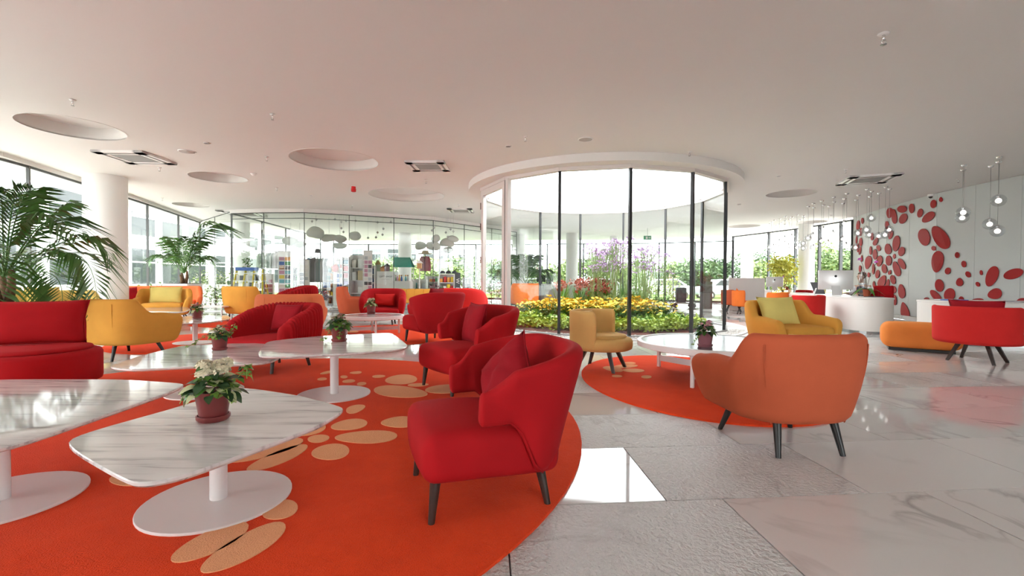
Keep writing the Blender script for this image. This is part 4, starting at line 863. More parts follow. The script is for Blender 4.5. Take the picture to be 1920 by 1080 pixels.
for i, (px, yy, cc, l) in enumerate(((1790, 8.3, (.06, .14, .5), 'blue'), (1776, 8.45, (.7, .7, .72), 'white'), (1905, 7.7, (.3, .3, .32), 'grey'))):
    t = thing('magazine', l+' magazine lying on the right reception desk', 'magazine', (XY(px, yy), yy, .78), .2*i, 'magazines on the right desk'); obj('cover', MB().box((0, 0, .008), (.30, .22, .016)), flat('cover_'+l, cc, .3), t, smooth=False)
for px, Y, lab in ((1650, 12.6, 'red office chair beside the seated receptionist'), ):
    t = thing('office_chair', lab, 'chair', (XY(px, Y), Y, 0), D2(-60)); obj('seat', rbox((.48, .46, .1), .04, 3, 0, (0, 0, .46)), RED, t); obj('backrest', rbox((.46, .09, .5), .04, 3, 0, (0, .22, .76)), RED, t); obj('column', MB().cyl((0, 0, .08), (0, 0, .42), .03), CHROME, t)
    for k in range(5): a = k*2*pi/5; obj('leg', MB().tube([(0, 0, .1), (.28*math.cos(a), .28*math.sin(a), .03)], .02, 6), CHROME, t)
# ---- seated receptionist
def skin(name, verts, edges, m, parent=None, sub=2, root=0):
    me = bpy.data.meshes.new(name); me.from_pydata([v_[:3] for v_ in verts], edges, []); me.materials.append(m); o = link(name, me, parent)
    o.modifiers.new('skin', 'SKIN'); sv = me.skin_vertices[0].data if me.skin_vertices else None
    if sv is None:
        bpy.context.view_layer.objects.active = o; me.attributes.new('skin', 'FLOAT', 'POINT')
    for i, v_ in enumerate(verts): sv[i].radius = (v_[3], v_[4] if len(v_) > 4 else v_[3]); sv[i].use_root = (i == root)
    s = o.modifiers.new('sub', 'SUBSURF'); s.levels = sub; s.render_levels = sub; o.modifiers['skin'].use_smooth_shade = True; return o
pc = Vector((XY(1618, 12.1), 12.1, 0)); per = thing('person', 'person with tied-back hair in a dark vest working behind the desk computer', 'person', pc, D2(-72))
SKINM = mat('skin', (.62, .36, .27), .5); NAVY = mat('dark_vest', (.02, .025, .045), .8); SHIRT = mat('white_shirt', (.75, .75, .78), .8); HAIR = mat('brown_hair', (.12, .075, .04), .5)
st = thing('office_chair', 'red office chair under the seated receptionist', 'chair', pc, D2(-72)); obj('seat', rbox((.46, .46, .08), .03, 3, 0, (0, .03, .42)), RED, st); obj('backrest', rbox((.44, .08, .42), .03, 3, 0, (0, .30, .68)), RED, st); obj('column', MB().cyl((0, 0, .06), (0, 0, .4), .03), CHROME, st)
for k in range(5): a = k*2*pi/5; obj('leg', MB().tube([(0, 0, .08), (.28*math.cos(a), .28*math.sin(a), .03)], .02, 6), CHROME, st)

def body():
    V = [(0, .06, .55, .15, .11), (0, .04, .75, .135, .10), (0, .0, .95, .15, .10), (0, -.02, 1.03, .08, .07), (0, -.05, 1.10, .048, .05), (0, -.085, 1.18, .062, .075), (0, -.095, 1.26, .075, .09), (0, -.08, 1.33, .055, .065)]
    E = [(i, i+1) for i in range(7)]
    for s in (-1, 1):
        b0 = len(V); V.extend([(s*.17, .0, .99, .055), (s*.23, -.08, .80, .042), (s*.20, -.30, .80, .034), (s*.17, -.37, .81, .026), (s*.16, -.42, .81, .026, .016)])
        E.extend([(2, b0), (b0, b0+1), (b0+1, b0+2), (b0+2, b0+3), (b0+3, b0+4)])
        for k in range(5):
            f = len(V); x = s*.16+(k-2)*.014*s; V.extend([(x, -.455 if k else -.43, .808, .0085), (x+(.0 if k else -.03*s), -.48-.01*(2-abs(k-2)) if k else -.445, .79, .007)]); E.extend([(b0+4, f), (f, f+1)])
        l0 = len(V); V.extend([(s*.10, -.05, .53, .085), (s*.12, -.40, .50, .06), (s*.12, -.40, .10, .04), (s*.12, -.52, .05, .035, .025)]); E.extend([(0, l0), (l0, l0+1), (l0+1, l0+2), (l0+2, l0+3)])
    return V, E
V, E = body(); bo = skin('body', V, E, SKINM, per)
vest = skin('vest', [(0, .06, .54, .165, .125), (0, .04, .75, .15, .115), (0, .0, .93, .17, .12), (0, -.01, 1.03, .15, .10)], [(0, 1), (1, 2), (2, 3)], NAVY, per)
for s in (-1, 1): skin('shirt_sleeve', [(s*.155, .0, 1.0, .07), (s*.23, -.08, .80, .054), (s*.205, -.27, .80, .045)], [(0, 1), (1, 2)], SHIRT, per); skin('trousers', [(s*.08, .02, .54, .11), (s*.12, -.40, .50, .075), (s*.12, -.40, .12, .055)], [(0, 1), (1, 2)], NAVY, per)
obj('shirt_collar', MB().lathe([(.065, 1.03), (.075, 1.06), (.062, 1.085)], (0, -.035, 0), 16, cap=False), SHIRT, per)
h_ = MB().sphere((0, -.055, 1.275), .098, 18, 12, (.92, 1.08, 1.02)); h_.v = [(x, y+(.03 if y < -.06 and z < 1.31 else 0)+(.05 if y < -.1 and z < 1.29 else 0), z) for x, y, z in h_.v]; hr = obj('hair', h_, HAIR, per); obj('hair_bun', MB().sphere((0, .06, 1.27), .045, 12, 8), HAIR, hr)
for s in (-1, 1): obj('eye', MB().sphere((s*.03, -.172, 1.255), .010, 8, 6), BLACK, per); obj('ear', MB().sphere((s*.078, -.085, 1.24), .024, 8, 6, (.4, .7, 1.1)), SKINM, per)
obj('nose', MB().sphere((0, -.188, 1.225), .015, 8, 6, (.8, 1.1, 1.4)), SKINM, per); obj('mouth', MB().sphere((0, -.172, 1.192), .02, 10, 6, (1, .4, .3)), mat('lips', (.45, .13, .12), .5), per)
# ================================================================== gift shop behind the curved glass
MATS['lit_bulb'].cycles.emission_sampling = 'NONE'
colr = random.Random(11)
PAL = [(.55,.04,.04),(.05,.12,.40),(.75,.55,.05),(.08,.30,.12),(.75,.70,.65),(.08,.08,.09),(.55,.25,.35),(.15,.40,.45),(.35,.18,.08),(.80,.35,.08),(.45,.45,.48)]
PM = [flat('goods_%d' % i, c, .6) for i, c in enumerate(PAL)]
SY = 18.3
def sx(px, Y=SY): return XY(px, Y)
def hz(py, Y=SY, px=650): return S(px, py, Y).z
def shelfunit(px0, px1, top_py, label, cols, rows, Y=SY, frame=WHITE, goods=PM, dens=.9, name='display_shelf', gname='boxed_goods', depth=.4, goodlabel=None, hues=None):
    x0, x1 = sx(px0, Y), sx(px1, Y); h = hz(top_py, Y); w_ = x1-x0
    t = thing(name, label, 'shelf', ((x0+x1)/2, Y, 0), 0, 'shop displays')
    for s in (-1, 1): obj('side_panel', MB().box((s*w_/2, 0, h/2), (.03, depth, h)), frame, t, smooth=False)
    obj('back_panel', MB().box((0, depth/2, h/2), (w_, .02, h)), frame, t, smooth=False)
    for r in range(rows):
        z = .08+(h-.1)*r/rows; obj('shelf_board', MB().box((0, 0, z), (w_, depth, .025)), frame, t, smooth=False)
        rh = (h-.1)/rows
        for c in range(cols):
            if colr.random() > dens: continue
            cw = w_/cols; gw, gh = cw*colr.uniform(.6, .9), rh*colr.uniform(.45, .85); m = goods[(hues[r] if hues else colr.randrange(len(goods)))]
            g = rbox((gw, depth*.5, gh), min(gw, gh)*.12, 1, 0, (0, 0, gh/2)); o = obj(gname, g, m, loc=((x0+x1)/2-w_/2+cw*(c+.5), Y-.06, z+.0135))
            tag(o, '%s, %s shelf up, %s from left' % (goodlabel, ordn(r+1), ordn(c+1)), 'merchandise', 'goods on '+label)
    return t
def spinner(px, top_py, label, w_=.36, Y=SY, rows=9, pal=PM):
    h = hz(top_py, Y); t = thing('spinner_rack', label, 'rack', (sx(px, Y), Y, 0), .3, 'shop displays')
    obj('pole', MB().cyl((0, 0, 0), (0, 0, h), .025), GREYMET, t); obj('foot', MB().cyl((0, 0, 0), (0, 0, .03), .28, n=20), GREYMET, t, auto=40); obj('cap', MB().cyl((0, 0, h), (0, 0, h+.02), w_*.75, n=4), GREYMET, t, smooth=False)
    for f in range(4):
        a = f*pi/2
        obj('wire_panel', MB().box(Matrix.Rotation(a, 3, 'Z') @ Vector((0, -w_/2, h/2+.1)), (w_, .012, h-.2), a), WHITE, t, smooth=False)
        for r in range(rows):
            for c in range(2):
                if f in (1, 2): continue
                p = Matrix.Rotation(a, 3, 'Z') @ Vector(((c-.5)*w_*.46, -w_/2-.012, .35+(h-.45)*r/rows)); obj('card', MB().box(p, (w_*.40, .008, (h-.45)/rows*.78), a), pal[colr.randrange(len(pal))], t, smooth=False)
    return t
def clothes(px0, px1, top_py, label, hues, Y=SY, drop=.75, n=None):
    x0, x1 = sx(px0, Y), sx(px1, Y); h = hz(top_py, Y); w_ = x1-x0; t = thing('clothes_rail', label, 'clothes rack', ((x0+x1)/2, Y, 0), 0, 'shop displays')
    obj('rail', MB().cyl((-w_/2, 0, h), (w_/2, 0, h), .012), GREYMET, t)
    for s in (-1, 1): obj('upright', MB().cyl((s*w_/2, 0, .02), (s*w_/2, 0, h), .014), GREYMET, t); obj('foot', MB().box((s*w_/2, 0, .015), (.05, .5, .03)), GREYMET, t, smooth=False)
    n = n or len(hues)
    for i in range(n):
        x = (x0+x1)/2-w_/2+w_*(i+.5)/n; ww = w_/n*1.0; b = MB(); nn = 8; vs = []
        for j in range(6):
            z = -.05-drop*j/5
            for k in range(nn+1): vs.append((-ww/2*(1+.15*j/5)+ww*(1+.15*j/5)*k/nn, -.03+.05*math.sin(k*1.9+i)-.14*(j > 0), z+(.02 if 2 < k < 6 and j == 0 else 0)))
        for j in range(6): 
            pass
        b.add(vs, [(j*(nn+1)+k, j*(nn+1)+k+1, (j+1)*(nn+1)+k+1, (j+1)*(nn+1)+k) for j in range(5) for k in range(nn)])
        o = obj('garment', b, flat('cloth_%d_%d_%d' % tuple(int(c*99) for c in hues[i % len(hues)]), hues[i % len(hues)], .9), loc=(x, Y, h)); so = o.modifiers.new('thick', 'SOLIDIFY'); so.thickness = .05; obj('hanger', MB().tube([(0, 0, .02), (0, 0, -.03), (-ww*.4, -.03, -.06)], .005, 5).tube([(0, 0, -.03), (ww*.4, -.03, -.06)], .005, 5), GREYMET, o)
        tag(o, 'garment hanging %s from the left on the %s' % (ordn(i+1), label), 'garment', 'garments on '+label)
    return t
YM = flat('yellow_lacquer', (.80, .62, .04), .4)
# yellow ladder display
x0, x1, Y = sx(440, 17.0), sx(497, 17.0), 17.0; h = hz(505, 17, 470); w_ = x1-x0
t = thing('ladder_display', 'yellow ladder-frame book display at the left of the shop', 'display', ((x0+x1)/2, Y, 0), 0, 'shop displays')
for s in (-1, -.33, .33, 1):
    obj('upright', MB().tube([(s*w_/2*1.08, -.3, 0), (s*w_/2*.86, .0, h)], .035, 4), YM, t, smooth=False); obj('rear_upright', MB().tube([(s*w_/2*1.08, .3, 0), (s*w_/2*.86, .02, h)], .025, 4), YM, t, smooth=False)
for r in range(5): z = .2+(h-.3)*r/4.2; obj('shelf_board', MB().box((0, 0, z), (w_, .45-.07*r, .03)), WHITE, t, smooth=False)
for r in range(4):
    for c in range(6):
        z = .2+(h-.3)*r/4.2+.015; m = PM[[4, 5, 4, 10, 5, 4][(r*2+c) % 6]]; o = obj('book', MB().box((0, 0, .09), (w_/8, .04, .18+.04*((r+c) % 2))), m, smooth=False, loc=((x0+x1)/2-w_*.42+w_*.84*c/5, Y-.12+.03*r, z+.01)); tag(o, 'book on the yellow ladder display, %s shelf up, %s from the left' % (ordn(r+1), ordn(c+1)), 'book', 'books on the yellow ladder display')
t = thing('potted_plant', 'small green plant in a blue trough on the ladder display', 'plant', ((x0+x1)/2-.1, Y, h-.06)); obj('trough', MB().box((0, 0, .07), (w_*.7, .14, .12)), PM[1], t, smooth=False); b = MB()
for i in range(60): a = colr.uniform(0, 6.28); rr = colr.uniform(.02, .2); p = Vector((rr*math.cos(a), rr*math.sin(a)*.4, .14+colr.random()*.35)); d = Vector((colr.gauss(0, 1), colr.gauss(0, 1), colr.gauss(0, 1))).normalized()*.06; e = d.orthogonal().normalized()*.03; b.quad(p, p+d*.5+e, p+d, p+d*.5-e)
obj('foliage', b, LEAFM, t, smooth=False)
clothes(487, 522, 473, 'rail of striped green garments', [(.55,.6,.55),(.18,.30,.2),(.7,.72,.7),(.15,.28,.18),(.6,.64,.6),(.75,.70,.74)], Y=19.2, drop=.65)
spinner(536, 473, 'tall postcard spinner rack behind the pleated armchairs', .44, 17.4, 10)
spinner(505, 515, 'low card spinner beside the yellow ladder display', .3, 17.6, 5)
spinner(571, 488, 'black and white patterned spinner rack', .34, 18.0, 9, [PM[4], PM[5], PM[10]])
clothes(577, 615, 483, 'rail of blue and grey garments', [(.10,.22,.36),(.22,.21,.21),(.20,.19,.19),(.45,.46,.48),(.30,.42,.42),(.55,.55,.56),(.12,.12,.12)], Y=18.6, drop=.95)
t = thing('hat_stand', 'grey hat on a thin stand above the garment rail', 'hat', (sx(596, 18.4), 18.4, 0)); hh = hz(474, 18.4, 596); obj('pole', MB().cyl((0, 0, 0), (0, 0, hh), .012), GREYMET, t); obj('foot', MB().cyl((0, 0, 0), (0, 0, .02), .16, n=18), GREYMET, t); obj('hat', MB().lathe([(.17, 0), (.19, .01), (.11, .02), (.10, .12), (.05, .16), (.001, .15)], (0, 0, hh), 18, cap=False), flat('grey_felt', (.2, .21, .22), .9), t)
shelfunit(608, 628, 510, 'low shelf of colourful boxes', 3, 4, Y=19.4, goodlabel='box on the low colourful shelf')
t = thing('gift_basket', 'grey flowers in a pale planter in front of the shop glass', 'planter', (sx(601, 14.9), 14.9, 0)); obj('planter_body', MB().lathe([(.001, .02), (.19, .02), (.22, .42), (.2, .42), (.001, .40)], n=20, cap=False), flat('pale_planter', (.55, .55, .52), .6), t); b = MB()
for i in range(160): a = colr.uniform(0, 6.28); rr = .27*math.sqrt(colr.random()); p = Vector((rr*math.cos(a), rr*math.sin(a), .45+colr.random()*.36)); d = Vector((colr.gauss(0, 1), colr.gauss(0, 1), colr.gauss(0, 1))).normalized()*.07; e = d.orthogonal().normalized()*.03; b.quad(p, p+d*.5+e, p+d, p+d*.5-e)
obj('foliage', b, flat('dusty_purple_leaf', (.20, .17, .20), .7), t, smooth=False)
t = thing('red_bag', 'red bag hanging beside the rainbow towel shelf', 'bag', (sx(629, 17.6), 17.6, hz(503, 17.6))); obj('body', MB().sphere((0, 0, .0), .13, 12, 8, (1, .5, 1.2)), PM[0], t); obj('strap', MB().tube([(-.06, 0, .12), (0, 0, .3), (.06, 0, .12)], .01, 6), PM[0], t)
tw = thing('hook_stand', 'thin stand carrying the red bag', 'stand', (sx(629, 17.6)+.16, 17.6, 0)); obj('pole', MB().cyl((0, 0, 0), (0, 0, hz(503, 17.6)+.33), .012), GREYMET, tw); obj('hook', MB().cyl((0, 0, hz(503, 17.6)+.30), (-.17, 0, hz(503, 17.6)+.30), .01), GREYMET, tw)
spinner(638, 486, 'narrow trinket rack left of the rainbow towels', .26, 17.8, 8)
shelfunit(645, 657, 482, 'rainbow towel shelf behind the shop glass', 1, 7, Y=17.8, goods=[flat('towel_%d' % i, c, .9) for i, c in enumerate([(.2,.05,.03),(.6,.12,.03),(.75,.32,.03),(.5,.03,.05),(.12,.08,.4),(.65,.03,.04),(.08,.28,.42)])], hues=[0, 1, 2, 4, 3, 5, 6], dens=1, gname='folded_towel', goodlabel='folded towel on the rainbow shelf')
shelfunit(660, 684, 478, 'shelf of white soft toys', 2, 4, Y=18.0, goods=[flat('plush_white', (.75, .75, .74), .95), flat('plush_straw', (.55, .45, .28), .9), flat('plush_cream', (.7, .66, .6), .95)], gname='soft_toy', goodlabel='pale soft toy on the white toy shelf')
spinner(690, 471, 'pale spinner rack hung with jewellery', .30, 17.0, 11, [PM[4], PM[10], PM[6], PM[5]])
shelfunit(697, 705, 498, 'narrow blue shelf of boxes', 1, 5, Y=17.2, goods=[flat('box_blue', (.03, .09, .22), .5), flat('box_copper', (.45, .16, .05), .5)], hues=[0, 1, 0, 0, 0], dens=1, goodlabel='box on the narrow blue shelf')
# counter with lettering
x0, x1, Y = sx(704, 16.9), sx(772, 16.9), 17.35; w_ = x1-x0; h = hz(508.5, 16.9, 720); CM_ = flat('counter_grey_white', (.58, .57, .54), .5)
t = thing('shop_counter', 'pale shop counter lettered GIFT SHOP', 'counter', ((x0+x1)/2, Y, 0)); wl = sx(738, 16.9)-x0
obj('front_panel', MB().box((-w_/2+wl/2, 0, h/2), (wl, .55, h)), CM_, t, smooth=False, bevel=.008); h2 = hz(527, 16.9, 760); obj('low_counter', MB().box((wl/2, 0, h2/2), (w_-wl, .55, h2)), CM_, t, smooth=False, bevel=.008)
def text(body, size, loc, rot, m, parent, name='lettering', ext=.002, align='CENTER'):
    cu = bpy.data.curves.new(name, 'FONT'); cu.body = body; cu.size = size; cu.extrude = ext; cu.align_x = align; cu.align_y = 'CENTER'; cu.space_character = 1.2; cu.materials.append(m); o_ = link('tmp', cu); bpy.context.view_layer.update(); me = bpy.data.meshes.new_from_object(o_.evaluated_get(bpy.context.evaluated_depsgraph_get())); bpy.data.objects.remove(o_); o = link(name, me, parent); o.location = loc; o.rotation_euler = rot; return o
tx = text('GIFT SHOP', .085, (-w_/2+wl*.5, -.285, h-.20), (pi/2, 0, 0), BLACK, t); pass
obj('lettering_rule', MB().box((-w_/2+wl*.5, -.2765, h-.30), (wl*.42, .004, .012)), GREYMET, t, smooth=False)
# things on the counter
hx = lambda px: sx(px, 17.3)
for i, (px, ww, hh_, c1_) in enumerate(((709, .22, .42, (.35,.42,.30)), (718, .2, .20, (.60,.30,.12)), (726, .24, .30, (.12,.04,.05)))):
    t = thing('toy_house', ('green and brown toy palm tree', 'small orange toy house', 'dark red arched toy house')[i]+' on the gift shop counter', 'toy', (hx(px), 17.3, h), 0, 'toys on the counter')
    obj('walls', MB().box((0, 0, hh_*.3), (ww*.7, .16, hh_*.6)), flat('toywall_%d' % i, c1_, .7), t, smooth=False); obj('roof', MB().add([(-ww/2, -.1, hh_*.6), (ww/2, -.1, hh_*.6), (ww/2, .1, hh_*.6), (-ww/2, .1, hh_*.6), (-ww*.1, 0, hh_), (ww*.1, 0, hh_)], [(0, 1, 5, 4), (2, 3, 4, 5), (1, 2, 5), (3, 0, 4), (3, 2, 1, 0)]), flat('toyroof_%d' % i, ((.30,.22,.06), (.4,.16,.05), (.03,.02,.02))[i], .7), t, smooth=False)
# green roofed stall
xs0, xs1 = hx(734), hx(773); ww = xs1-xs0; cxs = (xs0+xs1)/2; zt, ze = hz(482.5, 17.3, 753), hz(501, 17.3, 753)
t = thing('toy_stall', 'miniature stall with a green sloping roof on the shop counter', 'toy stall', (cxs, 17.3, h2)); GR = flat('green_roof', (.02, .26, .18), .5)
rf = obj('roof', MB().add([(-ww*.42, 0, zt-h2), (ww*.40, 0, zt-h2), (ww*.56, -.3, ze-h2), (-ww*.34, -.3, ze-h2), (ww*.56, .3, ze-h2), (-ww*.34, .3, ze-h2)], [(0, 1, 2, 3), (1, 0, 5, 4), (3, 2, 4, 5)]), GR, t, smooth=False); so = rf.modifiers.new('thick', 'SOLIDIFY'); so.thickness = .02
for s in (-.33, .5):
    for y_ in (-.22, .22): obj('post', MB().box((ww*s, y_, (ze-h2)/2), (.03, .03, ze-h2)), WHITE, t, smooth=False)
for i in range(8):
    d = thing('figurine', 'small painted figurine in the green roofed stall, %s from the left' % ordn(i+1), 'figurine', (xs0+ww*(.12+.1*i), 17.18, h2), 0, 'figurines in the stall'); obj('body', MB().lathe([(.001, 0), (.035, 0), (.04, .08), (.022, .17), (.001, .18)], n=10, cap=False), PM[(i*3) % 11], d); obj('head', MB().sphere((0, 0, .205), .032, 10, 6), PM[[9, 8, 4][i % 3]], d)
# right half of the shop
shelfunit(774, 800, 523, 'low shelf of baskets right of the green roofed stall', 3, 3, Y=17.8, goods=[PM[2], PM[8], PM[10], PM[4], PM[7]], goodlabel='basket on the low basket shelf')
t = thing('carousel_display', 'hanging display of red scarves and straw hats', 'display', (sx(797, 18.7), 18.7, 0), 0, 'shop displays'); hh = hz(476, 18.7, 797); obj('pole', MB().cyl((0, 0, 0), (0, 0, hh), .02), GREYMET, t); obj('foot', MB().cyl((0, 0, 0), (0, 0, .02), .25, n=18), GREYMET, t)
for k in range(6): a = k*pi/3; obj('scarf', MB().lathe([(.02, 0), (.07, -.1), (.10, -.45), (.09, -.6)], (.14*math.cos(a), .14*math.sin(a), hh-.1), 8, cap=False), flat('scarf_%d' % (k % 3), ((.42,.06,.10), (.5,.28,.30), (.36,.12,.14))[k % 3], .9), t)
obj('straw_hat', MB().lathe([(.30, 0), (.31, .015), (.14, .03), (.12, .12), (.001, .13)], (0, 0, hh), 20, cap=False), flat('straw', (.55, .45, .30), .9), t)
t = thing('bird_house', 'small wooden bird house on a post beside the scarves', 'bird house', (sx(786, 17.2), 17.25, 0)); hh = hz(504, 17.6, 786); obj('post', MB().cyl((0, 0, 0), (0, 0, hh), .02), WHITE, t); obj('box', MB().box((0, 0, hh+.1), (.17, .15, .2)), flat('birch', (.55, .28, .12), .7), t, smooth=False); obj('roof', MB().add([(-.13, -.1, hh+.2), (.13, -.1, hh+.2), (.13, .1, hh+.2), (-.13, .1, hh+.2), (0, -.1, hh+.32), (0, .1, hh+.32)], [(0, 3, 5, 4), (1, 4, 5, 2), (0, 4, 1), (3, 2, 5), (0, 1, 2, 3)]), WHITE, t, smooth=False)
shelfunit(825, 852, 513, 'shelf of bright toys near the shop right end', 4, 4, Y=17.6, goods=[PM[2], PM[0], PM[3], PM[4], PM[5], PM[9]], goodlabel='toy on the bright toy shelf')
t = thing('sign_board', 'upright dark grey board lettered W I', 'sign', (sx(858, 17.3), 17.3, 0)); hh = hz(511, 17.3, 858); obj('board', rbox((.22, .06, hh), .03, 3, 0, (0, 0, hh/2)), flat('charcoal_board', (.06, .065, .07), .5), t)
for i, ch in enumerate('WI'): text(ch, .19, (0, -.034, hh-.32-.26*i), (pi/2, pi/2, 0), WHITE, t)
for i, px in enumerate((830, 841, 852)):
    t = thing('cap', 'dark cap on top of the toy shelf, %s from the left' % ordn(i+1), 'cap', (sx(px, 17.55), 17.55, hz(513, 17.6, 840)+.0), 0, 'caps on the toy shelf'); obj('crown', MB().lathe([(.10, 0), (.095, .06), (.05, .10), (.001, .11)], n=14, cap=False), flat('dark_cap', (.08, .08, .10), .9), t); obj('peak', MB().prism([(-.08, -.08), (.08, -.08), (.05, -.17), (-.05, -.17)], 0, .012), flat('dark_cap', (.08, .08, .10), .9), t, smooth=False)
t = thing('flower_bucket', 'bucket of mixed dried flowers before the toy shelf', 'bucket', (sx(816, 16.6)-.05, 16.95, 0)); obj('bucket', MB().lathe([(.001, .0), (.16, .0), (.20, .42), (.18, .42), (.001, .4)], n=18, cap=False), flat('aqua_bucket', (.30, .42, .42), .5), t); b = MB()
for i in range(150): a = colr.uniform(0, 6.28); rr = .24*math.sqrt(colr.random()); p = Vector((rr*math.cos(a), rr*math.sin(a), .45+colr.random()*.45)); d = Vector((colr.gauss(0, 1), colr.gauss(0, 1), colr.gauss(0, 1))).normalized()*.06; e = d.orthogonal().normalized()*.03; b.quad(p, p+d*.5+e, p+d, p+d*.5-e)
obj('foliage', b, flat('dried_flower', (.30, .18, .20), .8), t, smooth=False)
# hanging grey clouds
CLOUD = flat('cloud_grey', (.50, .51, .47), .9)
def cloud(blobs, label, Y):
    t = thing('hanging_cloud', label, 'decoration', (0, 0, 0), 0, 'grey felt clouds hanging in the shop')
    for (px, py, rx, ry) in blobs:
        c = S(px, py, Y); k = Y/F; m = MB().sphere(c, 1, 18, 12, (rx*k, max(.12, ry*k*.6), ry*k)); m.v = [tuple(Vector(q_)+Vector((mnoise.noise(Vector(q_)*3), 0, mnoise.noise(Vector(q_)*3+Vector((5, 0, 0)))))*.06) for q_ in m.v]; obj('puff', m, CLOUD, t); obj('wire', MB().cyl((c.x, c.y, c.z), (c.x, c.y, CZ), .004, n=5), GREYMET, t)
cloud([(592, 437, 17, 11)], 'round grey cloud hanging at the left of the shop', 17.3); cloud([(617, 446, 16, 8), (637, 448, 13, 8)], 'long grey cloud hanging beside the round one', 17.6); cloud([(666, 443, 11, 7.5)], 'small grey cloud hanging above the soft toys', 17.4); cloud([(545, 452, 16, 8), (562, 458, 12, 6)], 'pale cloud hanging above the postcard rack', 19.5); cloud([(638, 461, 13, 6)], 'low pale cloud above the rainbow towels', 19.8)
cloud([(816, 447, 8, 8), (812, 461, 14, 9)], 'two-lobed cloud hanging above the scarves', 17.6); cloud([(850, 448, 10, 6), (838, 456, 14, 8)], 'large grey cloud hanging at the right of the shop', 17.8); cloud([(788, 461, 10, 8)], 'small cloud left of the scarves', 18.0); cloud([(840, 468, 10, 5)], 'lowest small cloud at the right of the shop', 18.4)
SF = flat('paper_grey', (.42, .42, .42), .9)
for i, (px, py) in enumerate(sorted(((628, 411), (640, 416), (649, 414), (667, 414), (585, 415), (593, 412), (640, 428), (644, 435), (690, 446), (705, 445), (708, 436), (717, 440), (719, 429), (733, 416), (810, 432), (814, 427), (845, 430), (850, 434), (840, 444), (836, 436), (708, 417)))):
    c = S(px, py, 17.0); b = MB(); b.add([c+Vector((0, 0, .055)), c+Vector((.05, 0, 0)), c+Vector((0, 0, -.055)), c+Vector((-.05, 0, 0)), c+Vector((0, .02, 0)), c+Vector((0, -.02, 0))], [(0, 1, 4), (1, 2, 4), (2, 3, 4), (3, 0, 4), (1, 0, 5), (2, 1, 5), (3, 2, 5), (0, 3, 5)]); b.cyl(c, (c.x, c.y, CZ), .003, n=4)
    tag(obj('paper_star', b, SF, smooth=False), 'small grey paper star hanging in the shop, %s from the left' % ordn(i+1), 'decoration', 'paper stars in the shop')

# more stock deeper in the shop
for k, (a_, b_, tp_, Y_, nm) in enumerate(((546, 562, 500, 20.4, 'tall shelf of trinkets behind the postcard rack'), (612, 634, 497, 20.8, 'wide shelf of small goods behind the garment rail'), (445, 470, 512, 19.6, 'shelf of small goods behind the yellow ladder display'), (664, 700, 506, 20.6, 'rear shelf of small goods behind the soft toys'), (800, 822, 517, 19.4, 'low rear shelf of small goods right of the scarves'), (868, 884, 519, 19.6, 'low shelf of small goods at the shop right end'))):
    shelfunit(a_, b_, tp_, nm, 4, 5, Y=Y_, goodlabel='small item on the '+('trinket shelf', 'garment-side shelf', 'ladder-side shelf', 'rear toy shelf', 'scarf-side rear shelf', 'right end shelf')[k])
